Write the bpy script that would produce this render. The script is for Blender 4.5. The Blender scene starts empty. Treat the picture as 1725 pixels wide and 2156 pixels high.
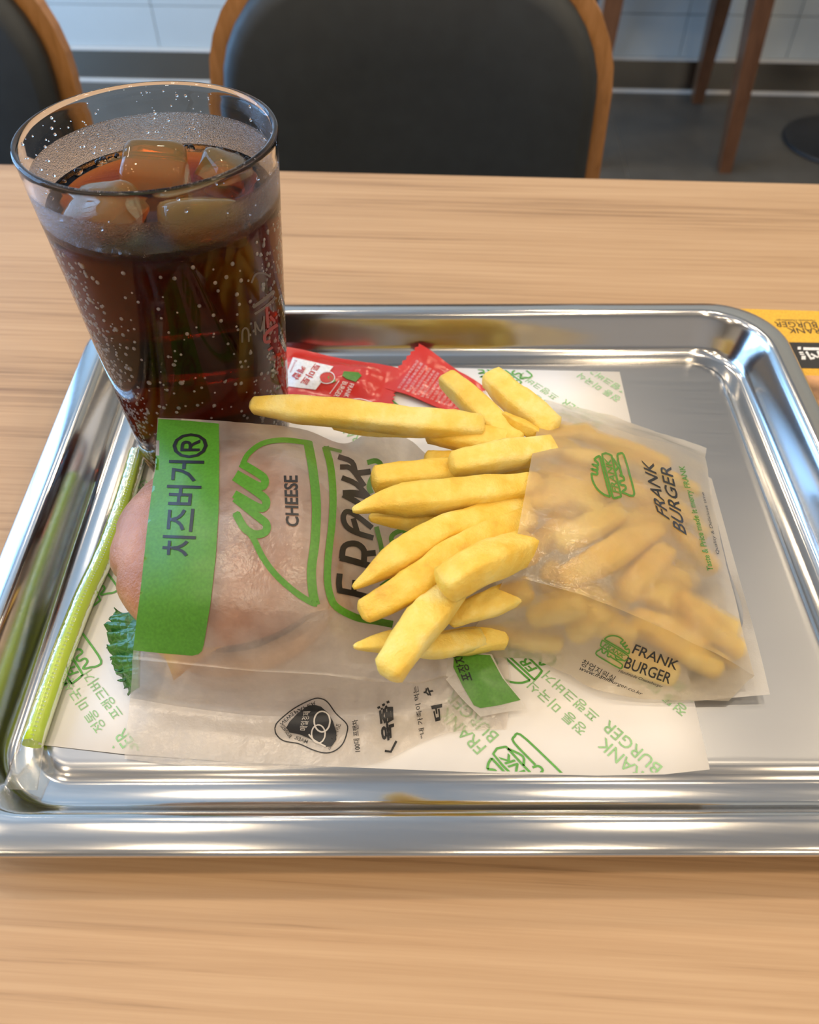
import bpy, bmesh, math, random
from mathutils import Vector, Matrix, noise
from mathutils.bvhtree import BVHTree

random.seed(7)
SC = bpy.context.scene
COL = SC.collection
T = 0.74                                   # table top above the floor
W, H = 1725, 2156

# ------------------------------------------------------------------ camera
F_PX = 1726.2
CAM = Vector((0, 0, T + 0.29408))
RT = Vector((0.99854042, 0.05394402, -0.00265882))
UP = Vector((-0.0393001, 0.7594768, 0.6493462))
FW = Vector((-0.03704766, 0.64829394, -0.76048829))
cd = bpy.data.cameras.new('camera')
cam = bpy.data.objects.new('camera', cd); COL.objects.link(cam)
m = Matrix((RT, UP, -FW)).transposed().to_4x4(); m.translation = CAM
cam.matrix_world = m
cd.sensor_fit = 'HORIZONTAL'; cd.sensor_width = 36.0; cd.lens = 36.0 * F_PX / W
cd.clip_start = 0.01; cd.clip_end = 50
cd.dof.use_dof = True; cd.dof.focus_distance = 0.325; cd.dof.aperture_fstop = 15.0
SC.camera = cam

# ------------------------------------------------------------------ world, light, exposure
wd = bpy.data.worlds.new('world'); SC.world = wd; wd.use_nodes = True
bg = wd.node_tree.nodes['Background']
bg.inputs[0].default_value = (0.75, 0.86, 1.0, 1); bg.inputs[1].default_value = 0.5
SC.view_settings.view_transform = 'Standard'; SC.view_settings.look = 'None'
SC.view_settings.exposure = 0.12; SC.view_settings.gamma = 1.0
SC.view_settings.use_curve_mapping = False
CEIL = 2.65


def area(name, loc, size, power, col, rot=(0, 0, 0), sy=None, shape='DISK', spread=None):
    l = bpy.data.lights.new(name, 'AREA'); l.shape = shape; l.size = size
    if sy: l.size_y = sy
    l.energy = power; l.color = col
    if spread: l.spread = spread
    o = bpy.data.objects.new(name, l); COL.objects.link(o)
    o.location = loc; o.rotation_euler = rot
    return o


WARM = (1.0, 0.80, 0.56)
for i, x in enumerate((-1.5, -0.5, 0.45, 1.45, 2.45)):
    for j, y in enumerate((-1.9, -0.95, 0.0, 0.95, 1.9)):
        area('ceiling_downlight', (x + 0.12 * math.sin(3 * i + j), y + 0.1 * math.cos(5 * j + i), CEIL - 0.012),
             0.12, 4.2, WARM)
# daylight through the tall window in the left wall
area('window_daylight', (-2.44, 1.225, 1.25), 2.3, 115, (0.27, 0.56, 1.0), (0, -math.pi / 2, 0), 2.4, 'RECTANGLE')


# ------------------------------------------------------------------ helpers
def pray(x, y):
    return FW + RT * ((x - W / 2) / F_PX) + UP * ((H / 2 - y) / F_PX)


def pix(x, y, z):
    """the point of the room at height z above the table that the photo shows at (x, y)"""
    d = pray(x, y)
    return CAM + d * ((T + z - CAM.z) / d.z)


def tag(o, label=None, cat=None, group=None, kind=None):
    if label: o['label'] = label
    if cat: o['category'] = cat
    if group: o['group'] = group
    if kind: o['kind'] = kind
    return o


def empty(name, loc, rz=0.0):
    o = bpy.data.objects.new(name, None); COL.objects.link(o)
    o.location = loc; o.rotation_euler = (0, 0, rz); o.empty_display_size = 0.02
    return o


def root_of(o):
    while o.parent: o = o.parent
    return o


def mk(name, verts, faces, mat, parent=None, smooth=True, local=False, mats=None, fmat=None):
    me = bpy.data.meshes.new(name)
    off = Vector((0, 0, 0))
    if parent is not None and not local: off = Vector(root_of(parent).location)
    me.from_pydata([Vector(v) - off for v in verts], [], faces)
    for mm in (mats or [mat]): me.materials.append(mm)
    if fmat: me.polygons.foreach_set('material_index', fmat)
    me.polygons.foreach_set('use_smooth', [smooth] * len(me.polygons))
    me.update()
    o = bpy.data.objects.new(name, me); COL.objects.link(o)
    if parent is not None: o.parent = parent
    return o


def from_bm(name, bm, mat, parent=None, smooth=False, local=False):
    me = bpy.data.meshes.new(name)
    if parent is not None and not local:
        bmesh.ops.translate(bm, vec=-Vector(root_of(parent).location), verts=bm.verts)
    bm.to_mesh(me); bm.free()
    me.materials.append(mat)
    me.polygons.foreach_set('use_smooth', [smooth] * len(me.polygons))
    o = bpy.data.objects.new(name, me); COL.objects.link(o)
    if parent is not None: o.parent = parent
    return o


def bm_box(bm, lo, hi, bev=0.0):
    r = bmesh.ops.create_cube(bm, size=1)
    vs = r['verts']
    lo, hi = Vector(lo), Vector(hi)
    for v in vs:
        v.co = Vector((lo[i] + (hi[i] - lo[i]) * (v.co[i] + 0.5) for i in range(3)))
    if bev:
        es = list({e for v in vs for e in v.link_edges})
        bmesh.ops.bevel(bm, geom=es, offset=bev, segments=2, affect='EDGES', profile=0.5)


def box(name, lo, hi, mat, parent=None, bev=0.0, local=False):
    bm = bmesh.new(); bm_box(bm, lo, hi, bev)
    return from_bm(name, bm, mat, parent, False, local)


def lathe(profile, n, cx=0, cy=0, closed_top=True, closed_bottom=True):
    vs, fs = [], []
    for r, z in profile:
        for k in range(n):
            a = 2 * math.pi * k / n
            vs.append((cx + r * math.cos(a), cy + r * math.sin(a), z))
    for i in range(len(profile) - 1):
        for k in range(n):
            k2 = (k + 1) % n
            fs.append((i * n + k, i * n + k2, (i + 1) * n + k2, (i + 1) * n + k))
    if closed_bottom: fs.append(tuple(range(n))[::-1])
    if closed_top: fs.append(tuple((len(profile) - 1) * n + k for k in range(n)))
    return vs, fs


def cr(pts, n):
    """Catmull-Rom through pts, n steps to a span"""
    pts = [Vector(p) for p in pts]
    out = []
    for i in range(len(pts) - 1):
        p1, p2 = pts[i], pts[i + 1]
        p0 = pts[i - 1] if i > 0 else p1 * 2 - p2
        p3 = pts[i + 2] if i + 2 < len(pts) else p2 * 2 - p1
        for k in range(n):
            t = k / n
            out.append(0.5 * ((2 * p1) + (p2 - p0) * t + (2 * p0 - 5 * p1 + 4 * p2 - p3) * t * t
                              + (3 * p1 - p0 - 3 * p2 + p3) * t ** 3))
    out.append(pts[-1])
    return out


def net(rows, nu, nv, creases=()):
    """a smooth sheet through rows of points; rows listed in creases keep a fold"""
    R = [cr(r, nu) for r in rows]
    segs, a = [], 0
    for c in list(creases) + [len(rows) - 1]:
        segs.append((a, c)); a = c
    cols = []
    for u in range(len(R[0])):
        col = []
        for a, b in segs:
            s = cr([R[k][u] for k in range(a, b + 1)], nv)
            col += s if not col else s[1:]
        cols.append(col)
    nr = len(cols[0])
    vs = [cols[u][v] for v in range(nr) for u in range(len(cols))]
    nc = len(cols)
    fs = [(v * nc + u, v * nc + u + 1, (v + 1) * nc + u + 1, (v + 1) * nc + u)
          for v in range(nr - 1) for u in range(nc - 1)]
    up = sum(((vs[f[1]] - vs[f[0]]).cross(vs[f[3]] - vs[f[0]])).z for f in fs)
    if up < 0: fs = [f[::-1] for f in fs]
    return vs, fs, nc, nr


def fold(o, nc, rows_):
    """keep the paper's folds sharp in the shading"""
    for e in o.data.edges:
        a, b = e.vertices
        if a // nc == b // nc and a // nc in rows_: e.use_edge_sharp = True


# ------------------------------------------------------------------ materials
def mat(name):
    mm = bpy.data.materials.new(name); mm.use_nodes = True
    nt = mm.node_tree
    b = nt.nodes['Principled BSDF']
    return mm, nt, b


def N(nt, typ, **kw):
    n = nt.nodes.new(typ)
    for k, v in kw.items(): setattr(n, k, v)
    return n


def ramp(nt, fac, stops):
    r = N(nt, 'ShaderNodeValToRGB')
    e = r.color_ramp.elements
    while len(e) < len(stops): e.new(0.5)
    for el, (p, c) in zip(e, stops):
        el.position = p; el.color = (*c, 1) if len(c) == 3 else c
    nt.links.new(fac, r.inputs[0])
    return r.outputs[0]


def noise_tex(nt, scale, detail=3, mapscale=None, rough=0.5, dist=0.0, coord='Object', rot=None):
    tc = N(nt, 'ShaderNodeTexCoord')
    src = tc.outputs[coord]
    if mapscale or rot:
        mp = N(nt, 'ShaderNodeMapping')
        if mapscale: mp.inputs['Scale'].default_value = mapscale
        if rot: mp.inputs['Rotation'].default_value = rot
        nt.links.new(src, mp.inputs[0]); src = mp.outputs[0]
    n = N(nt, 'ShaderNodeTexNoise')
    n.inputs['Scale'].default_value = scale; n.inputs['Detail'].default_value = detail
    n.inputs['Roughness'].default_value = rough; n.inputs['Distortion'].default_value = dist
    nt.links.new(src, n.inputs['Vector'])
    return n.outputs[0]


def bump(nt, b, h, strength, dist=0.001):
    bp = N(nt, 'ShaderNodeBump'); bp.inputs['Strength'].default_value = strength
    bp.inputs['Distance'].default_value = dist
    nt.links.new(h, bp.inputs['Height']); nt.links.new(bp.outputs[0], b.inputs['Normal'])
    return bp.outputs[0]


def plain(name, col, rough=0.5, metal=0.0, spec=0.5, var=0.0, vscale=40, bmp=0.0, bscale=200):
    mm, nt, b = mat(name)
    b.inputs['Base Color'].default_value = (*col, 1)
    b.inputs['Roughness'].default_value = rough; b.inputs['Metallic'].default_value = metal
    b.inputs['Specular IOR Level'].default_value = spec
    if var:
        nz = noise_tex(nt, vscale, 4)
        c = ramp(nt, nz, [(0.3, tuple(x * (1 - var) for x in col)), (0.7, tuple(min(1, x * (1 + var)) for x in col))])
        nt.links.new(c, b.inputs['Base Color'])
    if bmp: bump(nt, b, noise_tex(nt, bscale, 4), bmp)
    return mm


def wood(name, dark, mid, light, sx, rough=0.4, axis=0, fine=1.0):
    mm, nt, b = mat(name)
    s = [420.0 * fine] * 3; s[axis] = 7.0 * fine
    a = noise_tex(nt, 1.0, 5, tuple(s), 0.6, 0.4)
    s2 = [38.0 * fine] * 3; s2[axis] = 1.4 * fine
    c = noise_tex(nt, 1.0, 3, tuple(s2), 0.5, 0.8)
    mx = N(nt, 'ShaderNodeMath', operation='MULTIPLY_ADD')
    nt.links.new(a, mx.inputs[0]); mx.inputs[1].default_value = 0.55
    mu = N(nt, 'ShaderNodeMath', operation='MULTIPLY'); mu.inputs[1].default_value = 0.45
    nt.links.new(c, mu.inputs[0]); nt.links.new(mu.outputs[0], mx.inputs[2])
    col = ramp(nt, mx.outputs[0], [(0.33, dark), (0.46, mid), (0.62, light)])
    nt.links.new(col, b.inputs['Base Color'])
    b.inputs['Roughness'].default_value = rough
    bump(nt, b, a, 0.08, 0.0005)
    return mm


def steel(name, rough, scr=0.1, col=(0.63, 0.615, 0.59)):
    mm, nt, b = mat(name)
    b.inputs['Metallic'].default_value = 1.0
    b.inputs['Base Color'].default_value = (*col, 1)
    st = noise_tex(nt, 1.0, 4, (20, 900, 900), 0.6)
    rr = ramp(nt, st, [(0.3, (rough * 0.92,) * 3), (0.7, (rough * 1.08,) * 3)])
    nt.links.new(rr, b.inputs['Roughness'])
    sp = noise_tex(nt, 1.0, 2, (900, 60, 60), 0.5)
    ad = N(nt, 'ShaderNodeMath', operation='ADD'); nt.links.new(st, ad.inputs[0]); nt.links.new(sp, ad.inputs[1])
    bump(nt, b, ad.outputs[0], scr, 0.0001)
    return mm


def film(name, tint, clear, haze, rough=0.35, mottled=0.0, gloss=0.12, frost=0.0):
    """thin glassine: part see-through, part hazy paper"""
    mm, nt, b = mat(name)
    nt.nodes.remove(b)
    out = nt.nodes['Material Output']
    tr = N(nt, 'ShaderNodeBsdfTransparent'); tr.inputs[0].default_value = (0.98, 0.97, 0.95, 1)
    df = N(nt, 'ShaderNodeBsdfDiffuse'); df.inputs[0].default_value = (*tint, 1)
    tl = N(nt, 'ShaderNodeBsdfTranslucent'); tl.inputs[0].default_value = (*tint, 1)
    gl = N(nt, 'ShaderNodeBsdfGlossy'); gl.inputs['Roughness'].default_value = rough
    gl.inputs[0].default_value = (1, 1, 1, 1)
    nz = noise_tex(nt, 1.0, 4, (160, 160, 160), 0.6)
    bp = N(nt, 'ShaderNodeBump'); bp.inputs['Strength'].default_value = 0.5; bp.inputs['Distance'].default_value = 0.0012
    nt.links.new(nz, bp.inputs['Height'])
    for s in (df, gl): nt.links.new(bp.outputs[0], s.inputs['Normal'])
    m1 = N(nt, 'ShaderNodeMixShader'); m1.inputs[0].default_value = 0.5
    nt.links.new(df.outputs[0], m1.inputs[1]); nt.links.new(tl.outputs[0], m1.inputs[2])
    m2 = N(nt, 'ShaderNodeMixShader')
    if mottled:
        big = noise_tex(nt, 1.0, 6, (38, 38, 38), 0.65)
        fac = ramp(nt, big, [(0.40, (clear,) * 3), (0.62, (clear + mottled,) * 3)])
        nt.links.new(fac, m2.inputs[0])
    else:
        m2.inputs[0].default_value = clear
    see = tr.outputs[0]
    if frost:                                   # scattering film: what touches it stays sharp, what lies deeper blurs
        rf = N(nt, 'ShaderNodeBsdfRefraction'); rf.inputs['Roughness'].default_value = 0.42; rf.inputs['IOR'].default_value = 1.25
        rf.inputs[0].default_value = (0.98, 0.95, 0.90, 1)
        m0 = N(nt, 'ShaderNodeMixShader'); m0.inputs[0].default_value = frost
        nt.links.new(tr.outputs[0], m0.inputs[1]); nt.links.new(rf.outputs[0], m0.inputs[2]); see = m0.outputs[0]
    nt.links.new(m1.outputs[0], m2.inputs[1]); nt.links.new(see, m2.inputs[2])
    fr = N(nt, 'ShaderNodeFresnel'); fr.inputs[0].default_value = 1.45
    ma = N(nt, 'ShaderNodeMath', operation='MULTIPLY_ADD'); nt.links.new(fr.outputs[0], ma.inputs[0])
    ma.inputs[1].default_value = 0.55; ma.inputs[2].default_value = gloss * 0.25
    m3 = N(nt, 'ShaderNodeMixShader'); nt.links.new(ma.outputs[0], m3.inputs[0])
    nt.links.new(m2.outputs[0], m3.inputs[1]); nt.links.new(gl.outputs[0], m3.inputs[2])
    nt.links.new(m3.outputs[0], out.inputs[0])
    return mm


def ink(name, col, rough=0.4):
    mm, nt, b = mat(name)
    nz = noise_tex(nt, 900, 2)
    c = ramp(nt, nz, [(0.3, tuple(x * 0.85 for x in col)), (0.7, tuple(min(1, x * 1.1) for x in col))])
    nt.links.new(c, b.inputs['Base Color'])
    b.inputs['Roughness'].default_value = rough
    return mm


M_table = wood('oak_laminate', (0.27, 0.150, 0.070), (0.455, 0.275, 0.138), (0.53, 0.335, 0.178), 1, 0.38)
M_chairwood = wood('chair_plywood', (0.22, 0.09, 0.025), (0.36, 0.16, 0.045), (0.45, 0.21, 0.07), 1, 0.35, 2, 0.5)
M_legwood = wood('dark_leg_wood', (0.06, 0.024, 0.010), (0.11, 0.045, 0.02), (0.16, 0.07, 0.032), 1, 0.3, 2, 0.5)
M_vinyl = plain('black_vinyl', (0.013, 0.0155, 0.0155), 0.55, var=0.15, vscale=60, bmp=0.25, bscale=900)
M_steel = steel('polished_steel', 0.15, 0.05)
M_panel = steel('brushed_steel', 0.30, 0.02, (0.35, 0.355, 0.365))
M_base = plain('brushed_kick_plate', (0.42, 0.39, 0.34), 0.26, 1.0, bmp=0.05, bscale=60)
M_tile = plain('wall_tile', (0.58, 0.625, 0.615), 0.25, var=0.03, vscale=6, bmp=0.03, bscale=8)
M_grout = plain('grout', (0.50, 0.53, 0.52), 0.8, var=0.05)
M_ftile = plain('floor_tile', (0.080, 0.073, 0.060), 0.48, var=0.12, vscale=14, bmp=0.05, bscale=120)
M_fgrout = plain('floor_grout', (0.27, 0.26, 0.25), 0.8, var=0.05)
M_ceil = plain('ceiling_paint', (0.74, 0.70, 0.64), 0.9, var=0.02)
M_wall = plain('wall_paint', (0.60, 0.57, 0.54), 0.85, var=0.02)
M_black = plain('black_iron', (0.012, 0.012, 0.013), 0.45, bmp=0.1, bscale=400)
M_trimw = plain('pale_trim', (0.75, 0.72, 0.66), 0.35, var=0.02)
M_ink = ink('black_ink', (0.014, 0.013, 0.012))
M_green = ink('green_ink', (0.075, 0.235, 0.020), 0.35)
M_green2 = ink('green_print', (0.10, 0.36, 0.06), 0.5)
M_green3 = ink('pale_green_print', (0.30, 0.55, 0.25), 0.6)
M_paper = plain('liner_paper', (0.80, 0.77, 0.73), 0.65, var=0.02, vscale=30, bmp=0.1, bscale=60)
M_white = ink('white_print', (0.85, 0.83, 0.80))
M_red = plain('red_foil', (0.58, 0.028, 0.018), 0.22, spec=0.7, bmp=0.35, bscale=160)
M_redink = ink('red_ink', (0.55, 0.03, 0.02))
M_yellow = ink('yellow_card', (0.80, 0.44, 0.035), 0.45)
M_blackcard = ink('black_card', (0.022, 0.020, 0.019), 0.45)
M_bagA = film('burger_glassine', (0.80, 0.71, 0.61), 0.50, 0.6, 0.28, 0.30, 0.22, 0.35)
M_bagB = film('fries_glassine', (0.93, 0.80, 0.58), 0.60, 0.6, 0.22, 0.14, 0.12, 0.55)  # film itself is colourless; warm tint stands in for light through the fries
M_flap = film('flap_glassine', (0.80, 0.76, 0.70), 0.22, 0.6, 0.3)
M_cling = film('straw_film', (0.85, 0.88, 0.80), 0.88, 0.2, 0.08, 0.0, 0.0)


def fries_mat():
    mm, nt, b = mat('fried_potato')
    big = noise_tex(nt, 1.0, 4, (70, 70, 70), 0.6)
    oi = N(nt, 'ShaderNodeObjectInfo')
    ma = N(nt, 'ShaderNodeMath', operation='MULTIPLY_ADD')
    nt.links.new(oi.outputs['Random'], ma.inputs[0]); ma.inputs[1].default_value = 0.22
    mb = N(nt, 'ShaderNodeMath', operation='ADD'); mb.inputs[1].default_value = -0.10
    nt.links.new(big, mb.inputs[0]); nt.links.new(mb.outputs[0], ma.inputs[2])
    c = ramp(nt, ma.outputs[0], [(0.18, (0.72, 0.36, 0.025)), (0.36, (0.88, 0.56, 0.065)), (0.56, (0.93, 0.68, 0.14)), (0.76, (0.96, 0.80, 0.30))])
    nt.links.new(c, b.inputs['Base Color'])
    b.inputs['Roughness'].default_value = 0.42
    b.inputs['Subsurface Weight'].default_value = 0.12
    b.inputs['Subsurface Radius'].default_value = (0.006, 0.003, 0.001)
    b.inputs['Subsurface Scale'].default_value = 0.5
    f = noise_tex(nt, 1.0, 5, (520, 520, 520), 0.7)
    bump(nt, b, f, 0.7, 0.0009)
    return mm


M_fry = fries_mat()


def bun_mat():
    mm, nt, b = mat('bun_crust')
    c = ramp(nt, noise_tex(nt, 1.0, 5, (45, 45, 45), 0.6), [(0.3, (0.34, 0.12, 0.038)), (0.55, (0.48, 0.195, 0.075)), (0.75, (0.58, 0.27, 0.12))])
    nt.links.new(c, b.inputs['Base Color']); b.inputs['Roughness'].default_value = 0.33
    bump(nt, b, noise_tex(nt, 1.0, 6, (190, 190, 190), 0.7), 0.5, 0.002)
    return mm


M_bun = bun_mat()
M_crumb = plain('bun_crumb', (0.72, 0.45, 0.24), 0.8, var=0.15, vscale=150, bmp=0.4, bscale=500)
M_patty = plain('patty', (0.10, 0.045, 0.02), 0.6, var=0.4, vscale=120, bmp=0.8, bscale=300)
M_cheese = plain('cheese', (0.80, 0.38, 0.05), 0.35, var=0.06, vscale=60)


def lettuce_mat():
    mm, nt, b = mat('lettuce')
    tc = N(nt, 'ShaderNodeTexCoord')
    v = N(nt, 'ShaderNodeTexVoronoi', feature='DISTANCE_TO_EDGE'); v.inputs['Scale'].default_value = 260
    nt.links.new(tc.outputs['Object'], v.inputs['Vector'])
    c = ramp(nt, v.outputs['Distance'], [(0.0, (0.065, 0.20, 0.025)), (0.10, (0.030, 0.125, 0.013)), (0.6, (0.045, 0.165, 0.018))])
    nt.links.new(c, b.inputs['Base Color']); b.inputs['Roughness'].default_value = 0.3
    bump(nt, b, v.outputs['Distance'], 0.5, 0.0015)
    return mm


M_lettuce = lettuce_mat()


def glassy(name, col=(1, 1, 1), rough=0.0, ior=1.45, vol=None, dens=0.0, frost=None, trans=1.0):
    mm, nt, b = mat(name)
    b.inputs['Base Color'].default_value = (*col, 1)
    b.inputs['Transmission Weight'].default_value = trans
    b.inputs['Roughness'].default_value = rough; b.inputs['IOR'].default_value = ior
    if frost:                                   # misted band between two heights (object space)
        tc = N(nt, 'ShaderNodeTexCoord'); sx = N(nt, 'ShaderNodeSeparateXYZ')
        nt.links.new(tc.outputs['Object'], sx.inputs[0])
        z0, z1, rv = frost
        g = N(nt, 'ShaderNodeMath', operation='GREATER_THAN'); g.inputs[1].default_value = z0
        l = N(nt, 'ShaderNodeMath', operation='LESS_THAN'); l.inputs[1].default_value = z1
        nt.links.new(sx.outputs[2], g.inputs[0]); nt.links.new(sx.outputs[2], l.inputs[0])
        p = N(nt, 'ShaderNodeMath', operation='MULTIPLY')
        nt.links.new(g.outputs[0], p.inputs[0]); nt.links.new(l.outputs[0], p.inputs[1])
        q = N(nt, 'ShaderNodeMath', operation='MULTIPLY_ADD'); nt.links.new(p.outputs[0], q.inputs[0])
        q.inputs[1].default_value = rv; q.inputs[2].default_value = rough
        nt.links.new(q.outputs[0], b.inputs['Roughness'])
        fz = noise_tex(nt, 2200, 2)
        fm = N(nt, 'ShaderNodeMath', operation='MULTIPLY'); nt.links.new(fz, fm.inputs[0]); nt.links.new(p.outputs[0], fm.inputs[1])
        bump(nt, b, fm.outputs[0], 0.5, 0.0006)
    if vol:
        va = N(nt, 'ShaderNodeVolumeAbsorption'); va.inputs[0].default_value = (*vol, 1); va.inputs[1].default_value = dens
        nt.links.new(va.outputs[0], nt.nodes['Material Output'].inputs['Volume'])
    return mm


M_cola = glassy('cola', (0.72, 0.43, 0.18), 0.0, 1.16, (0.79, 0.57, 0.25), 190.0)
M_ice = glassy('ice', (0.90, 0.64, 0.26), 0.04, 1.24, trans=0.88)  # amber of light refracted through the cola is put into the base colour
M_drop = glassy('water_drop', (1, 1, 1), 0.0, 1.33)
M_bubble = film('soda_bubble', (0.66, 0.60, 0.56), 0.12, 0.5, 0.1)
def straw_mat():
    mm, nt, b = mat('green_straw')
    c = ramp(nt, noise_tex(nt, 30, 3), [(0.3, (0.40, 0.58, 0.012)), (0.7, (0.50, 0.68, 0.03))])
    nt.links.new(c, b.inputs['Base Color']); b.inputs['Roughness'].default_value = 0.25
    b.inputs['Transmission Weight'].default_value = 0.0
    return mm


M_straw = straw_mat()


# ------------------------------------------------------------------ flat print
_txt = {}


def text2d(s, bold=0.0, shear=0.0):
    """letters as flat triangles, fitted to the unit square"""
    key = (s, bold, shear)
    if key in _txt: return _txt[key]
    cu = bpy.data.curves.new('lettering', 'FONT'); cu.body = s; cu.size = 1; cu.offset = bold; cu.shear = shear
    cu.resolution_u = 3; cu.fill_mode = 'FRONT'
    o = bpy.data.objects.new('lettering', cu); COL.objects.link(o)
    dg = bpy.context.evaluated_depsgraph_get()
    me = bpy.data.meshes.new_from_object(o.evaluated_get(dg))
    bpy.data.objects.remove(o); bpy.data.curves.remove(cu)
    vs = [v.co.xy.copy() for v in me.vertices]; fs = [tuple(p.vertices) for p in me.polygons]
    bpy.data.meshes.remove(me)
    if not vs: return [], []
    x0 = min(v.x for v in vs); x1 = max(v.x for v in vs); y0 = min(v.y for v in vs); y1 = max(v.y for v in vs)
    vs = [((v.x - x0) / (x1 - x0), (v.y - y0) / (y1 - y0)) for v in vs]
    _txt[key] = (vs, fs)
    return vs, fs


class Ink:
    """collects flat print in 2-D, later laid on a surface"""
    def __init__(s): s.v = []; s.f = []

    def add(s, vs, fs):
        n = len(s.v); s.v += [(v[0], v[1]) for v in vs]; s.f += [tuple(i + n for i in f) for f in fs]; return s

    def poly(s, pts): return s.add(pts, [tuple(range(len(pts)))])

    def text(s, t, bl, br, tr, tl, bold=0.0, shear=0.0):
        vs, fs = text2d(t, bold, shear)
        q = [tuple((1 - x) * (1 - y) * bl[i] + x * (1 - y) * br[i] + x * y * tr[i] + (1 - x) * y * tl[i] for i in (0, 1)) for x, y in vs]
        return s.add(q, fs)

    def line(s, pts, w, smooth=4, closed=False):
        p = [Vector((a[0], a[1])) for a in pts]
        if closed: p = p + [p[0]]
        if smooth > 1: p = [Vector((q.x, q.y)) for q in cr([Vector((a.x, a.y, 0)) for a in p], smooth)]
        vs, fs = [], []
        for i, a in enumerate(p):
            d0 = (p[i] - p[i - 1]) if i else (p[1] - p[0]); d1 = (p[i + 1] - p[i]) if i + 1 < len(p) else d0
            d = (d0.normalized() + d1.normalized())
            d = d.normalized() if d.length > 1e-6 else d1.normalized()
            nn = Vector((-d.y, d.x)) * (w / 2)
            vs += [a + nn, a - nn]
        for i in range(len(p) - 1): fs.append((2 * i, 2 * i + 1, 2 * i + 3, 2 * i + 2))
        return s.add(vs, fs)

    def map(s, fn): s.v = [fn(*v) for v in s.v]; return s


def logo(out, w=0.05, face=True):
    """burger emblem outline in the unit square (y up)"""
    out.line([(0.04, 0.66), (0.10, 0.80), (0.24, 0.93), (0.42, 0.985), (0.60, 0.97)], w)
    out.line([(0.60, 0.97), (0.56, 0.84), (0.63, 0.82), (0.70, 0.94), (0.66, 0.80), (0.73, 0.78), (0.80, 0.88), (0.76, 0.76), (0.82, 0.73), (0.90, 0.80)], w)
    out.line([(0.90, 0.80), (0.95, 0.72), (0.97, 0.63)], w)
    out.line([(0.04, 0.66), (0.5, 0.655), (0.97, 0.63)], w, 3)
    out.line([(0.0, 0.60), (0.5, 0.59), (1.0, 0.565), (0.97, 0.36), (0.90, 0.34), (0.62, 0.36), (0.10, 0.38), (0.02, 0.42), (0.0, 0.60)], w, 2)
    out.text('FRANK', (0.10, 0.41), (0.90, 0.39), (0.92, 0.54), (0.10, 0.565), 0.02, 0.25)
    out.line([(0.60, 0.36), (0.70, 0.26), (0.92, 0.34)], w, 3)
    out.line([(0.06, 0.22), (0.12, 0.33), (0.18, 0.22), (0.26, 0.22), (0.28, 0.31), (0.36, 0.31), (0.38, 0.20), (0.46, 0.20), (0.50, 0.28)], w)
    out.line([(0.06, 0.22), (0.02, 0.15), (0.06, 0.04), (0.5, 0.02), (0.94, 0.03), (0.98, 0.12), (0.92, 0.20), (0.50, 0.22)], w, 3)
    return out


def lay(name, inkset, to3d, mt, parent, step=10, clip=None, grid=None, local=False):
    bm = bmesh.new()
    vv = [bm.verts.new((v[0], v[1], 0)) for v in inkset.v]
    for f in inkset.f:
        try: bm.faces.new([vv[i] for i in f])
        except ValueError: pass
    if clip:
        n = len(clip)
        for i in range(n):
            a, b = Vector((*clip[i], 0)), Vector((*clip[(i + 1) % n], 0))
            d = b - a; no = Vector((d.y, -d.x, 0))
            bmesh.ops.bisect_plane(bm, geom=bm.verts[:] + bm.edges[:] + bm.faces[:], plane_co=a, plane_no=no, clear_outer=True)
    if not bm.verts: bm.free(); return None
    if step:
        for ax in (0, 1):
            lo = min(v.co[ax] for v in bm.verts); hi = max(v.co[ax] for v in bm.verts)
            k = math.floor(lo / step) + 1
            while k * step < hi:
                co = [0, 0, 0]; no = [0, 0, 0]; co[ax] = k * step; no[ax] = 1
                bmesh.ops.bisect_plane(bm, geom=bm.verts[:] + bm.edges[:] + bm.faces[:], plane_co=co, plane_no=no)
                k += 1
    vs, ok = [], []
    bm.verts.index_update()
    for v in bm.verts:
        p = to3d(v.co.x, v.co.y); ok.append(p is not None); vs.append(p if p is not None else Vector((0, 0, 0)))
    fs = [tuple(v.index for v in f.verts) for f in bm.faces if all(ok[v.index] for v in f.verts)]
    bm.free()
    used = sorted({i for f in fs for i in f}); rem = {i: k for k, i in enumerate(used)}
    if not fs: return None
    return mk(name, [vs[i] for i in used], [tuple(rem[i] for i in f) for f in fs], mt, parent, smooth=True, local=local)


def on_sheet(vs, fs, lift=0.00022):
    t = BVHTree.FromPolygons([Vector(v) for v in vs], fs)

    def go(x, y):
        d = pray(x, y).normalized()
        p, nrm, i, dist = t.ray_cast(CAM, d)
        if p is None:                          # just past the sheet's edge: slide onto it
            s_ = 0.33
            for _ in range(4):
                p, nrm, i, dist = t.find_nearest(CAM + d * s_); s_ = (p - CAM).dot(d)
            if (p - CAM - d * s_).length > 0.0022: return None
        if nrm.dot(d) > 0: nrm = -nrm
        return p + nrm * lift - d * 0.00008
    return go


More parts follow.
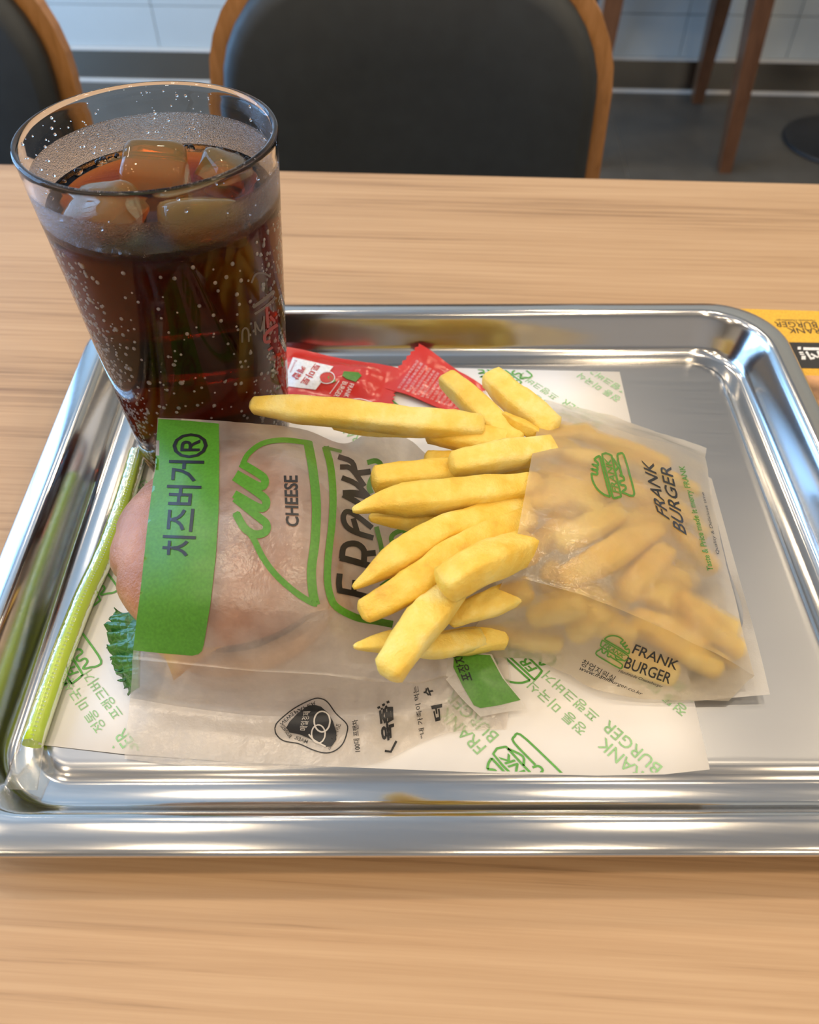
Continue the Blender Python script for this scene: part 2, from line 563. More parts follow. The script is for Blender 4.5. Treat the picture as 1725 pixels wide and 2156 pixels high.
# ------------------------------------------------------------------ the room
floor = box('floor', (-2.5, -3.2, -0.05), (3.4, 2.56, -0.004), M_fgrout)
tag(floor, 'dark grey tiled floor with thin pale joints', kind='structure')
TS = 0.6
gx = 0.445
tile_me = None
for i in range(-3, 4):
    for j in range(-3, 4):
        x0, x1 = gx + i * TS, gx + (i + 1) * TS
        y1 = 2.545 - (j + 0) * TS + 0.0; y0 = y1 - TS
        if x1 < -1.4 or x0 > 2.4 or y1 < 0.2 or y1 > 2.6: continue
        if tile_me is None:
            t = box('floor_tile', (-TS / 2 + 0.0016, -TS / 2 + 0.0016, -0.008), (TS / 2 - 0.0016, TS / 2 - 0.0016, 0), M_ftile, bev=0.001)
            tile_me = t.data
        else:
            t = bpy.data.objects.new('floor_tile', tile_me); COL.objects.link(t)
        t.parent = floor; t.location = ((x0 + x1) / 2, (y0 + y1) / 2, 0)

WY = 2.545
wall = box('wall_back', (-2.5, WY + 0.008, 0), (3.4, WY + 0.12, CEIL), M_grout)
tag(wall, 'pale tiled back wall behind the chairs', kind='structure')
tw, thh = 0.30, 0.30
wt = None
for i in range(-7, 9):
    for j in range(-1, 5):
        xc = 0.16 + i * tw + 0.02; z0 = 0.205 + j * thh; z1 = z0 + thh
        if j == -1: z0 = 0.095
        key = (j == -1)
        if j == -1 or wt is None:
            bm = bmesh.new(); bm_box(bm, (-tw / 2 + 0.001, -0.005, 0), (tw / 2 - 0.001, 0.006, z1 - z0 - 0.002), 0.0012)
            t = from_bm('wall_tile', bm, M_tile, None)
            if j == 0 and wt is None: wt = t.data
        else:
            t = bpy.data.objects.new('wall_tile', wt); COL.objects.link(t)
        t.parent = wall; t.location = (xc, WY + 0.003, z0 + 0.001)
bb = box('baseboard_back', (-2.5, WY - 0.008, 0.004), (3.4, WY + 0.008, 0.088), M_base, bev=0.001)
tag(bb, 'brushed metal baseboard reflecting the room along the back wall', kind='structure')
tr1 = box('trim_1', (-2.5, WY - 0.010, 0.088), (3.4, WY + 0.006, 0.0945), M_trimw, bev=0.001)
tag(tr1, 'thin pale strip along the top of the metal baseboard', kind='structure')
tr2 = box('trim_2', (-2.5, WY - 0.013, 0.0), (3.4, WY - 0.006, 0.009), M_trimw, bev=0.001)
tag(tr2, 'thin pale strip where the baseboard meets the floor', kind='structure')
tag(box('ceiling', (-2.5, -3.2, CEIL), (3.4, 2.67, CEIL + 0.1), M_ceil), 'warm white ceiling over the tables', kind='structure')
tag(box('wall_right', (3.4, -3.2, 0), (3.5, 2.67, CEIL), M_wall), 'plain wall to the right of the tables', kind='structure')
tag(box('wall_front', (-2.5, -3.3, 0), (3.4, -3.2, CEIL), M_wall), 'plain wall behind the camera', kind='structure')
bm = bmesh.new()
bm_box(bm, (-2.6, -3.2, 0), (-2.5, 0.0, CEIL)); bm_box(bm, (-2.6, 2.45, 0), (-2.5, 2.67, CEIL))
bm_box(bm, (-2.6, 0.0, 0), (-2.5, 2.45, 0.08)); bm_box(bm, (-2.6, 0.0, 2.42), (-2.5, 2.45, CEIL))
tag(from_bm('wall_left', bm, M_wall), 'left wall with a tall daylight window', kind='structure')
bm = bmesh.new()
for a, b in (((-2.50, 0.0, 0.08), (-2.42, 0.04, 2.42)), ((-2.50, 2.41, 0.08), (-2.42, 2.45, 2.42)),
             ((-2.50, 0.04, 0.08), (-2.42, 2.41, 0.12)), ((-2.50, 0.04, 2.38), (-2.42, 2.41, 2.42)), ((-2.435, 1.20, 0.12), (-2.40, 1.25, 2.38)),
             ((-2.435, 0.60, 0.12), (-2.40, 0.64, 2.38)), ((-2.435, 1.82, 0.12), (-2.40, 1.86, 2.38)), ((-2.435, 0.04, 1.02), (-2.40, 2.41, 1.12))):  # extra unseen bars added to break the window's reflection into streaks
    bm_box(bm, a, b)
tag(from_bm('window_1', bm, M_black), 'dark framed tall window in the left wall', kind='structure')


# ------------------------------------------------------------------ table and chairs
tb = empty('dining_table', (-0.15, 0.27, 0))
tag(tb, 'light oak laminate dining table carrying the steel tray', 'table')
box('tabletop', (-1.0, -0.075, T - 0.028), (0.78, 0.5745, T), M_table, tb, 0.0015)
for x in (-0.32, 0.53):
    vs, fs = lathe([(0.035, 0.012), (0.035, T - 0.028)], 24, x, 0.20)
    mk('table_leg', vs, fs, M_black, tb)
    vs, fs = lathe([(0.17, 0.0), (0.17, 0.008), (0.155, 0.014), (0.03, 0.018)], 40, x, 0.20)
    mk('table_foot', vs, fs, M_black, tb)


def outline(w, h, rt, rb, n=8):
    """rounded rectangle, centre bottom at the origin, in (x, z)"""
    pts = []
    for cx, cz, r, a0 in ((w / 2 - rb, rb, rb, -90), (w / 2 - rt, h - rt, rt, 0), (-w / 2 + rt, h - rt, rt, 90), (-w / 2 + rb, rb, rb, 180)):
        for k in range(n + 1):
            a = math.radians(a0 + 90 * k / n)
            pts.append((cx + r * math.cos(a), cz + r * math.sin(a)))
    return pts


def shell(w, h, rt, rb, y0, y1, z0, curve, lean, soft=0.0):
    """a curved back panel from depth y0 to y1, as verts and faces"""
    pts = outline(w, h, rt, rb)
    rings = []
    prof = [(0.0, y0 + soft), (soft * 0.35, y0 + soft * 0.3), (soft, y0), (w * 0.22, y0)] if soft else [(0.0, y0), (w * 0.22, y0)]
    fc = (0, h / 2)
    for ins, y in prof: rings.append((ins, y))
    back = [(0.0, y1), (w * 0.22, y1)]
    vs, fs = [], []

    def ring(ins, y):
        st = len(vs)
        s = max(0.02, 1 - ins / (w / 2)); sh = max(0.02, 1 - ins / (h / 2))
        for x, z in pts:
            X = x * s; Z = fc[1] + (z - fc[1]) * sh
            vs.append((X, y + curve * (1 - (X / (w / 2)) ** 2) + lean * Z, z0 + Z))
        return st
    order = [ring(i, y) for i, y in rings[::-1]] + [ring(i, y) for i, y in back]
    n = len(pts)
    for a, b in zip(order, order[1:]):
        for k in range(n):
            k2 = (k + 1) % n; fs.append((a + k, a + k2, b + k2, b + k))
    fs.append(tuple(order[0] + k for k in range(n))[::-1]); fs.append(tuple(order[-1] + k for k in range(n)))
    return vs, fs


def make_chair(name, loc, rz, label, legmat, seat_z=0.455):
    c = empty(name, loc, rz)
    tag(c, label, 'chair')
    # local: sitter faces -y, back plate around y = 0
    vs, fs = shell(0.402, 0.362, 0.11, 0.05, 0.0, 0.016, seat_z - 0.02, 0.030, 0.16)
    mk('back_shell', vs, fs, M_chairwood, c, False, True)
    vs, fs = shell(0.368, 0.335, 0.098, 0.05, -0.028, 0.0005, seat_z - 0.005, 0.030, 0.16, 0.016)
    mk('back_cushion', vs, fs, M_vinyl, c, True, True)
    bm = bmesh.new(); bm_box(bm, (-0.205, -0.40, seat_z - 0.042), (0.205, 0.005, seat_z - 0.026), 0.006)
    from_bm('seat_shell', bm, M_chairwood, c, False, True)
    bm = bmesh.new(); bm_box(bm, (-0.195, -0.395, seat_z - 0.0255), (0.195, -0.03, seat_z + 0.016), 0.014)
    from_bm('seat_cushion', bm, M_vinyl, c, True, True)
    for sx in (-1, 1):
        for (yt, yb) in ((-0.345, -0.395), (-0.035, 0.012)):
            xt, xb = sx * 0.165, sx * 0.182
            zt = seat_z - 0.0425
            vs = []
            for x, y, z, w, d in ((xb, yb, 0.0, 0.015, 0.018), (xt, yt, zt, 0.022, 0.034)):
                vs += [(x - w, y - d, z), (x + w, y - d, z), (x + w, y + d, z), (x - w, y + d, z)]
            mk('leg', vs, [(3, 2, 1, 0), (4, 5, 6, 7), (0, 1, 5, 4), (1, 2, 6, 5), (2, 3, 7, 6), (3, 0, 4, 7)], legmat, c, False, True)
    return c


make_chair('dining_chair', (-0.047, 0.812, 0), 0.0, 'black vinyl chair with golden wood edge, facing the table behind the fries', M_chairwood)
make_chair('dining_chair', (-0.590, 0.812, 0), 0.03, 'black vinyl chair with brown wood edge, cut off behind the cola cup', M_chairwood)
make_chair('dining_chair', (0.512, 2.090, 0), math.pi, 'far chair on dark tapered wooden legs near the tiled wall', M_legwood)

pb = empty('pedestal_table', (1.035, 2.245, 0))
tag(pb, 'pedestal table with a round black foot at the right edge', 'table')
vs, fs = lathe([(0.150, 0.0), (0.150, 0.006), (0.142, 0.011), (0.04, 0.016)], 48, 1.035, 2.245)
mk('foot_plate', vs, fs, M_black, pb)
vs, fs = lathe([(0.028, 0.015), (0.028, 0.712)], 24, 1.035, 2.245)
mk('column', vs, fs, M_black, pb)
box('tabletop', (0.80, 1.98, 0.712), (1.42, 2.52, 0.74), M_table, pb, 0.0015)

# ------------------------------------------------------------------ the steel tray
TC = Vector((0.00139, 0.23925, T)); TA = 0.05479
ca, sa = math.cos(TA), math.sin(TA)


def tr_w(x, y, z): return (TC.x + ca * x - sa * y, TC.y + sa * x + ca * y, T + z)


A0, B0 = 0.1888, 0.1510
prof = [(0.0020, 0.0165, .036), (0.0002, 0.0172, .038), (0.0, 0.0182, .038), (0.0008, 0.0191, .038), (0.0025, 0.0199, .037),
        (0.006, 0.0210, .0355), (0.0095, 0.0219, .0345), (0.0115, 0.0221, .034), (0.0128, 0.0217, .033), (0.0138, 0.0205, .032), (0.0150, 0.0182, .031),
        (0.0168, 0.0143, .030), (0.0185, 0.0102, .029), (0.0204, 0.0058, .027), (0.0216, 0.0034, .026), (0.0232, 0.0018, .0245), (0.0252, 0.0014, .023), (0.0310, 0.0014, .018),
        (0.0325, 0.0018, .017), (0.0342, 0.0030, .0155), (0.0368, 0.0046, .0135), (0.0385, 0.0050, .012), (0.0405, 0.0050, .0105)]
vs, fs, fm = [], [], []
NC = 14
for ins, z, r in prof:
    a, b = A0 - ins, B0 - ins
    for sx, sy, a0 in ((1, 1, 0), (-1, 1, 90), (-1, -1, 180), (1, -1, 270)):
        for k in range(NC + 1):
            t = math.radians(a0 + 90 * k / NC)
            vs.append(tr_w(sx * (a - r) + r * math.cos(t), sy * (b - r) + r * math.sin(t), z))
n = 4 * (NC + 1)
for i in range(len(prof) - 1):
    for k in range(n):
        k2 = (k + 1) % n
        fs.append((i * n + k, i * n + k2, (i + 1) * n + k2, (i + 1) * n + k)); fm.append(0 if i < 20 else 1)
fs.append(tuple((len(prof) - 1) * n + k for k in range(n))); fm.append(1)
tray = mk('serving_tray', vs, fs, None, None, True, mats=[M_steel, M_panel], fmat=fm)
sol = tray.modifiers.new('sheet', 'SOLIDIFY'); sol.thickness = 0.0007; sol.offset = -1
tag(tray, 'rectangular stainless steel serving tray holding the whole meal', 'tray')
PZ = 0.0050

# paper liner with green print
ZL = PZ + 0.00045
LTR, LBR, LBL = (pix(1305, 783, ZL), pix(1495, 1620, ZL), pix(80, 1567, ZL))
LTL = LTR + (LBL - LBR)
LTL = pix(262, 880, ZL) if LTL.x > -0.13 else LTL
liner_bot = [pix(x, y, ZL) for x, y in ((80, 1567), (262, 1588), (520, 1606), (800, 1618), (1060, 1628), (1260, 1633), (1400, 1630), (1495, 1620))]
top_pts = [LTL.lerp(LTR, k / 7) for k in range(8)]
vs, fs = [], []
NR = 10
for j in range(NR + 1):
    for i in range(8):
        p = top_pts[i].lerp(liner_bot[i], j / NR)
        vs.append(p + Vector((0, 0, 0.00012 * math.sin(3.1 * i + 1.7 * j))))
for j in range(NR):
    for i in range(7): fs.append((j * 8 + i, (j + 1) * 8 + i, (j + 1) * 8 + i + 1, j * 8 + i + 1))
liner = empty('tray_liner', (0, 0.24, T + PZ))
tag(liner, 'white paper tray liner printed with green burger emblems and lettering', 'paper')
sheet = mk('paper_sheet', vs, fs, M_paper, liner)
sol = sheet.modifiers.new('paper', 'SOLIDIFY'); sol.thickness = 0.0002; sol.offset = -1
LCLIP = [(LTL.x, LTL.y)] + [(p.x, p.y) for p in liner_bot] + [(LTR.x, LTR.y)]
LCLIP = [(LTL.x + .001, LTL.y - .001), (LBL.x + .001, LBL.y + .001)] + [(p.x, p.y + .0006) for p in (liner_bot[2], liner_bot[4], liner_bot[5], liner_bot[6])] + [(LBR.x - .001, LBR.y + .0006), (LTR.x - .001, LTR.y - .001)]
dA = math.radians(135); dx, dy = math.cos(dA), math.sin(dA); ux, uy = math.cos(dA + math.pi / 2), math.sin(dA + math.pi / 2)


def lin(anchor, back=0.0):
    p = pix(*anchor, ZL) - Vector((dx, dy, 0)) * back
    return lambda s, t: (p.x + dx * s + ux * t, p.y + dy * s + uy * t)


def lprint(name, inkset, mt):
    lay(name, inkset, lambda x, y: Vector((x, y, T + ZL + 0.0003)), mt, liner, 0, LCLIP)


for a in ((226, 1530), (1240, 1534), (1452, 1494), (1311, 839), (1160, 850), (905, 1250), (500, 1300)):
    k = Ink()
    k.text('정통 미국식', (0, 0), (0.0275, 0), (0.0275, 0.0048), (0, 0.0048))
    k.text('프랭크버거', (0.0005, -0.0075), (0.0265, -0.0075), (0.0265, -0.0027), (0.0005, -0.0027))
    lprint('slogan_print', k.map(lin(a)), M_green3)
for a in ((1372, 1640), (1025, 1572), (1252, 905), (772, 930), (236, 1566, 0.0225), (330, 1080)):
    k = Ink()
    k.text('FRANK', (0, 0), (0.0215, 0), (0.0215, 0.0050), (0, 0.0050))
    k.text('BURGER', (0, -0.0068), (0.0250, -0.0068), (0.0250, -0.0018), (0, -0.0018))
    lprint('name_print', k.map(lin(a[:2], a[2] if len(a) > 2 else 0.0)), M_green3)
for a in ((1206, 1646), (1178, 1386), (1126, 790), (222, 1394), (120, 1596), (256, 1240), (876, 880)):
    k = logo(Ink(), 0.035)
    k.map(lambda x, y: (x * 0.0265, y * 0.0245)); f = lin(a); k.map(f)
    lprint('emblem_print', k, M_green2)

# ------------------------------------------------------------------ flyer under the tray edge
fl = empty('promo_card', (0.24, 0.33, T))
tag(fl, 'yellow and black printed card under the right end of the tray', 'card')
ZF = 0.0006
c0 = pix(1500, 652, ZF)
box('card_sheet', (c0.x, 0.20, T + 0.0001), (0.345, 0.4195, T + ZF), M_yellow, fl)


def cardz(dz): return lambda x, y: pix(x, y, ZF + dz)


k = Ink().poly([(1560, 719), (1900, 724), (1960, 781), (1600, 773)])
band = lay('black_band', k, cardz(0.00015), M_blackcard, fl, 0)
k = Ink().poly([(1600, 788), (1980, 797), (2300, 1300), (1700, 1150)])
lay('food_photo', k, cardz(0.00015), plain('photo_print', (0.45, 0.24, 0.11), 0.4, var=0.6, vscale=60), fl, 0, grid=None)
k = Ink()
k.text('Handmade Cheeseburger', (1716, 672), (1632, 671), (1634, 676), (1718, 677), 0, 0.3)
k.text('BURGER', (1719, 678), (1630, 677), (1634, 688), (1723, 690))
k.text('FRANK', (1736, 691), (1657, 690), (1662, 701), (1742, 703))
lay('name_print', k, cardz(0.00018), M_blackcard, fl, 0)
k = Ink()
k.line([(1692, 734), (1740, 735), (1748, 742)], 6, 1).line([(1698, 740), (1708, 755), (1716, 753)], 5, 1)
k.line([(1708, 745), (1722, 752), (1732, 743)], 4, 1).line([(1722, 739), (1730, 757)], 5, 1)
k.line([(1680, 733), (1687, 733)], 6, 1).line([(1683, 742), (1692, 742)], 3, 1).line([(1685, 746), (1694, 746)], 2.5, 1).line([(1688, 753), (1697, 753)], 8, 1)
lay('white_emblem', k, cardz(0.0003), M_white, band, 0)

# ------------------------------------------------------------------ cola cup
CX, CY, RB, RR, CH = -0.112, 0.2865, 0.0360, 0.047, 0.1523
CZ = T + ZL + 0.0012
CROT = (-0.0293, 0.0065, 0)              # the cup leans back a little


def orad(z): return RB + (RR - RB) * z / CH


cup = empty('tumbler', (CX, CY, CZ))
cup.rotation_euler = CROT
tag(cup, 'clear plastic tumbler filled with iced cola at the left', 'cup')
pr = [(0.001, 0.0), (RB - 0.003, 0.0), (RB - 0.0008, 0.0008), (orad(0.004), 0.004)]
pr += [(orad(z), z) for z in (0.02, 0.05, 0.08, 0.11, 0.14, 0.147, 0.149)]
pr += [(RR + 0.0002, CH - 0.0012), (RR - 0.0003, CH - 0.0002), (RR - 0.0010, CH), (RR - 0.0017, CH - 0.0003), (orad(0.149) - 0.0021, 0.149)]
pr += [(orad(z) - 0.0021, z) for z in (0.145, 0.135, 0.11, 0.08, 0.05, 0.02, 0.008)]
pr += [(RB - 0.004, 0.006), (0.001, 0.006)]
vs, fs = lathe(pr, 96)
M_cup = glassy('clear_plastic', (1, 1, 1), 0.0, 1.28, frost=(0.1265, 0.1405, 0.06))
mk('cup_wall', vs, fs, M_cup, cup, True, True)
# print on the side of the cup


def on_cup(x, y):
    from mathutils import Euler
    mi = Euler(CROT).to_matrix().inverted()
    d = mi @ pray(x, y).normalized(); o = mi @ (CAM - Vector((CX, CY, CZ)))
    # ray against the cone of the outer wall
    kk = (RR - RB) / CH
    a = d.x ** 2 + d.y ** 2 - (kk * d.z) ** 2
    b = 2 * (o.x * d.x + o.y * d.y - kk * d.z * (RB + kk * o.z)); c = o.x ** 2 + o.y ** 2 - (RB + kk * o.z) ** 2
    q = b * b - 4 * a * c
    if q < 0: return None
    t = (-b - math.sqrt(q)) / (2 * a)
    p = o + d * t
    nn = Vector((p.x, p.y, 0)).normalized()
    return p + nn * 0.00015


C5 = lambda p: (440 + p[0] * 0.13918, 540 + p[1] * 0.13918)
k = Ink()
for w_, pts in ((6, ((870, 760), (875, 860), (893, 1080))), (7, ((1035, 1030), (920, 1110), (845, 1190), (850, 1290), (930, 1280))), (5, ((890, 1420), (960, 1370))), (6, ((990, 980), (920, 900)))):
    k.line([C5(p) for p in pts], w_, 3)
lay('cup_print_red', k, on_cup, plain('dull_red_print', (0.22, 0.018, 0.015), 0.4), cup, 8, local=True)
k = Ink()
for w_, pts in ((7, ((660, 770), (830, 650), (985, 520))), (5, ((690, 870), (850, 760), (1010, 620))), (4, ((640, 400), (700, 270), (820, 250), (930, 310))), (4, ((690, 985), (705, 1190))), (4, ((830, 900), (832, 1180))),
                (4, ((690, 985), (775, 1130), (830, 950))), (4, ((500, 1300), (505, 1130), (550, 1080), (595, 1130), (600, 1290)))):
    k.line([C5(p) for p in pts], w_, 3)
lay('cup_print_grey', k, on_cup, plain('grey_print', (0.09, 0.07, 0.06), 0.4), cup, 8, local=True)


def sphere_into(vs, fs, c, r, n=6, m=4, sq=(1, 1, 1)):
    s = len(vs)
    for i in range(1, m):
        ph = math.pi * i / m
        for j in range(n):
            th = 2 * math.pi * j / n
            vs.append((c[0] + r * sq[0] * math.sin(ph) * math.cos(th), c[1] + r * sq[1] * math.sin(ph) * math.sin(th), c[2] + r * sq[2] * math.cos(ph)))
    t = len(vs); vs.append((c[0], c[1], c[2] + r * sq[2])); vs.append((c[0], c[1], c[2] - r * sq[2]))
    for i in range(m - 2):
        for j in range(n):
            j2 = (j + 1) % n
            fs.append((s + i * n + j, s + (i + 1) * n + j, s + (i + 1) * n + j2, s + i * n + j2))
    for j in range(n):
        j2 = (j + 1) % n
        fs.append((t, s + j, s + j2)); fs.append((t + 1, s + (m - 2) * n + j2, s + (m - 2) * n + j))


dv, df_ = [], []
for i in range(150):
    z = 0.130 + (CH - 0.003 - 0.130) * random.random()
    a = random.choice((random.uniform(0.0, 0.9), random.uniform(0, 6.283), random.uniform(2.3, 3.4), random.uniform(1.2, 2.0)))
    r = random.choice((0.0002, 0.0003, 0.0004, 0.0006))
    rr = orad(z) - 0.0021 - r * 0.25
    sphere_into(dv, df_, (rr * math.cos(a), rr * math.sin(a), z), r, 8, 6)
tag(mk('water_drops', dv, df_, M_drop, cup, True, True), kind='stuff')

# cola
LZ = 0.1275
cola = empty('cola_drink', (CX, CY, CZ + 0.006))
cola.rotation_euler = CROT
tag(cola, 'dark brown fizzy cola inside the clear tumbler', 'drink')
pr = [(0.001, 0.0058), (RB - 0.0045, 0.0058)] + [(orad(z) - 0.0017, z) for z in (0.0085, 0.02, 0.05, 0.08, 0.11, 0.120, LZ + 0.0012)]
pr += [(orad(LZ) - 0.0026, LZ + 0.0005), (orad(LZ) - 0.0040, LZ), (0.02, LZ), (0.001, LZ)]
vs, fs = lathe([(r, z - 0.006) for r, z in pr], 96)
mk('cola_liquid', vs, fs, M_cola, cola, True, True)
bv, bf = [], []
for i in range(1500):
    z = 0.012 + (LZ - 0.018) * (random.random() ** 1.5)
    a = math.radians(random.choice((random.uniform(203, 250), random.uniform(215, 370), random.uniform(335, 378), random.uniform(203, 235))))
    r = random.uniform(0.00030, 0.00095) * (1.3 if random.random() < 0.2 else 1)
    rr = orad(z) - 0.0011 - r * 0.8
    sphere_into(bv, bf, (rr * math.cos(a), rr * math.sin(a), z - 0.006), r, 7, 5)
tag(mk('bubbles', bv, bf, M_bubble, cola, True, True), kind='stuff')
bv, bf = [], []
for i in range(70):
    a = random.uniform(0, 6.283) if i > 24 else random.uniform(0.6, 2.6)
    r = random.choice((0.0006, 0.0008, 0.0011, 0.0016))
    rr = orad(LZ) - 0.0024 - r * random.uniform(0.7, 1.6)
    sphere_into(bv, bf, (rr * math.cos(a), rr * math.sin(a), LZ - 0.006 + r * 0.3), r, 12, 8)
tag(mk('foam_bubbles', bv, bf, M_drop, cola, True, True), kind='stuff')


def ice(px, py, dz, sz, rot, label, flat=1.0):
    c = pix(px, py, CZ - T + LZ + dz)
    bm = bmesh.new(); bmesh.ops.create_cube(bm, size=1)
    bmesh.ops.subdivide_edges(bm, edges=bm.edges[:], cuts=5, use_grid_fill=True)
    rm = Matrix.Rotation(rot[2], 3, 'Z') @ Matrix.Rotation(rot[1], 3, 'Y') @ Matrix.Rotation(rot[0], 3, 'X')
    for v in bm.verts:
        p = v.co * 2
        q = Vector([math.copysign(abs(x) ** 0.9, x) for x in p])
        l = max(1e-6, (abs(q.x) ** 5 + abs(q.y) ** 5 + abs(q.z) ** 5) ** 0.2)
        q = q / l * max(abs(p.x), abs(p.y), abs(p.z))
        q *= 1 + 0.05 * noise.noise(q * 1.7 + Vector((px, py, 0)))
        v.co = rm @ Vector((q.x * sz[0] / 2, q.y * sz[1] / 2, q.z * sz[2] / 2)) + c
    o = from_bm('ice_cube', bm, M_ice, None, True)
    tag(o, label, 'ice', 'ice cubes in the cola')
    o.data.transform(Matrix.Translation(-c)); o.location = c


ice(328, 365, 0.0015, (0.025, 0.022, 0.018), (0.25, 0.1, 0.15), 'blocky ice cube standing highest at the back of the cola')
ice(222, 455, -0.002, (0.030, 0.022, 0.018), (0.3, -0.3, -0.4), 'rounded ice cube floating at the left front of the cola')
ice(425, 470, -0.003, (0.030, 0.020, 0.018), (-0.4, 0.2, 0.5), 'tilted ice cube floating at the right front of the cola')
ice(478, 378, -0.004, (0.020, 0.020, 0.018), (0.2, 0.5, 0.8), 'small ice cube against the right back wall of the cola')

# ------------------------------------------------------------------ straw in its sleeve
sw = empty('wrapped_straw', pix(150, 1330, 0.0095))
tag(sw, 'green drinking straw in a clear sleeve along the tray left side', 'straw')


def tube(path, r, n, sx=1.0):
    vs, fs = [], []
    for i, p in enumerate(path):
        t = (path[min(i + 1, len(path) - 1)] - path[max(i - 1, 0)]).normalized()
        a = t.cross(Vector((0, 0, 1))).normalized(); b = a.cross(t).normalized()
        rr = r(i / (len(path) - 1)) if callable(r) else (r, r)
        for k in range(n):
            th = 2 * math.pi * k / n
            vs.append(p + a * (rr[0] * math.cos(th)) + b * (rr[1] * math.sin(th)))
    for i in range(len(path) - 1):
        for k in range(n):
            k2 = (k + 1) % n; fs.append((i * n + k, i * n + k2, (i + 1) * n + k2, (i + 1) * n + k))
    return vs, fs


path = cr([pix(66, 1566, 0.0078), pix(119, 1412, 0.0086), pix(174, 1268, 0.0092), pix(217, 1175, 0.0094), pix(254, 1077, 0.0094), pix(282, 985, 0.0094), pix(290, 955, 0.0094)], 6)
vs, fs = tube(path, (0.0040), 20)
st = mk('straw', vs, fs, M_straw, sw)
s2 = st.modifiers.new('wall', 'SOLIDIFY'); s2.thickness = 0.0003; s2.offset = -1
e0 = path[0] + (path[0] - path[3]).normalized() * 0.016 + Vector((0, 0, -0.003))
pth = [e0, e0.lerp(path[0], 0.5)] + path
vs, fs = tube(pth, lambda t: ((0.0064, 0.0004) if t < 0.02 else (0.0058, 0.0018) if t < 0.04 else (0.0046, 0.0043)), 20)
mk('clear_sleeve', vs, fs, M_cling, sw)
sv, sf = [], []
for i, p in enumerate(path[:-1]):
    for q in range(3):
        c = p.lerp(path[i + 1], q / 3)
        sphere_into(sv, sf, c + Vector((0.0014, 0, 0.0043)), 0.0004, 5, 4, (2.2, 1, 1))
mk('sleeve_seam', sv, sf, M_cling, sw)


# ------------------------------------------------------------------ ketchup packets
def packet(quad, z, thick, rows, nu=34, nv=18, zig=(True, True)):
    P = [pix(x, y, z) for x, y in quad]               # four corners around
    vs = []
    for side in (1, -1):
        for j in range(nv + 1):
            for i in range(nu + 1):
                u, v = i / nu, j / nv
                p = P[0].lerp(P[1], u).lerp(P[3].lerp(P[2], u), v)
                eu = min(u, 1 - u); ev = min(v, 1 - v)
                f = min(1, max(0, (eu - 0.07) / 0.18)); g = min(1, max(0, (ev - 0.05) / 0.3))
                f = f * f * (3 - 2 * f); g = g * g * (3 - 2 * g)
                hgt = thick * f * g + 0.00025
                hgt += 0.0007 * noise.noise(Vector((u * 9, v * 6, rows))) * (0.4 + f * g)
                ax = (P[1] - P[0]).normalized()
                if i in (0, nu): p = p + ax * (0.0007 * (1 if j % 2 else -1))
                vs.append(p + Vector((0, 0, 0.0006 + side * hgt * (1 if side > 0 else 0.25) + thick * 0.25 + (0.0006 * math.sin(u * 9 + v * 5)))))
    fs = []
    n1 = (nu + 1) * (nv + 1)
    for s in (0, 1):
        for j in range(nv):
            for i in range(nu):
                q = [s * n1 + j * (nu + 1) + i, s * n1 + j * (nu + 1) + i + 1, s * n1 + (j + 1) * (nu + 1) + i + 1, s * n1 + (j + 1) * (nu + 1) + i]
                fs.append(tuple(q if s else q[::-1]))
    return vs, fs, P


kp = empty('ketchup_packet', pix(720, 800, PZ))
tag(kp, 'red ketchup packet with a white label beside the cola cup', 'ketchup packet', 'ketchup packets')
vs, fs, _ = packet([(583, 733), (842, 782), (826, 860), (575, 840)], 0.0062, 0.0042, 1.0)
mk('foil_pouch', vs, fs, M_red, kp)
onp = on_sheet(vs, fs, 0.0003)
S5 = lambda x, y: (590 + x * 0.24928, 720 + y * 0.24928)
k = Ink().poly([S5(*p) for p in ((110, 133), (450, 210), (300, 405), (30, 372), (30, 330))])
wl = lay('white_label', k, onp, M_white, kp, 8)
onp2 = on_sheet(vs, fs, 0.00055)
k = Ink()
k.text('토마토', S5(290, 185), S5(165, 345), S5(225, 375), S5(350, 205), 0.02)
k.text('케찹', S5(180, 205), S5(95, 300), S5(150, 330), S5(225, 225), 0.02)
k.text('Tomato', S5(130, 150), S5(85, 260), S5(100, 265), S5(148, 155))
lay('label_lettering', k, onp2, M_redink, wl, 8)
k = Ink(); cx_, cy_ = 395, 305
k.poly([S5(cx_ + 60 * math.cos(t * 0.524), cy_ + 42 * math.sin(t * 0.524)) for t in range(12)])
lay('tomato_mark', k, onp2, M_redink, kp, 8)
k = Ink().line([S5(cx_ + 68 * math.cos(t * 0.524), cy_ + 49 * math.sin(t * 0.524)) for t in range(13)], 1.6, 2)
k.text('FRANK', S5(590, 350), S5(535, 465), S5(575, 475), S5(628, 360), 0.0)
k.text('BURGER', S5(530, 335), S5(450, 460), S5(492, 472), S5(575, 345), 0.0)
k.line([S5(500, 330), S5(420, 440)], 1.2, 1)
k.line([S5(600, 490), S5(680, 485), S5(780, 515)], 1.5)
lay('white_lettering', k, onp2, M_white, kp, 8)
k = Ink().poly([S5(*p) for p in ((540, 255), (660, 262), (690, 290), (640, 340), (560, 315), (525, 290))]).poly([S5(*p) for p in ((400, 305), (425, 280), (475, 335), (440, 350))])
lay('green_mark', k, onp2, M_green, kp, 8)

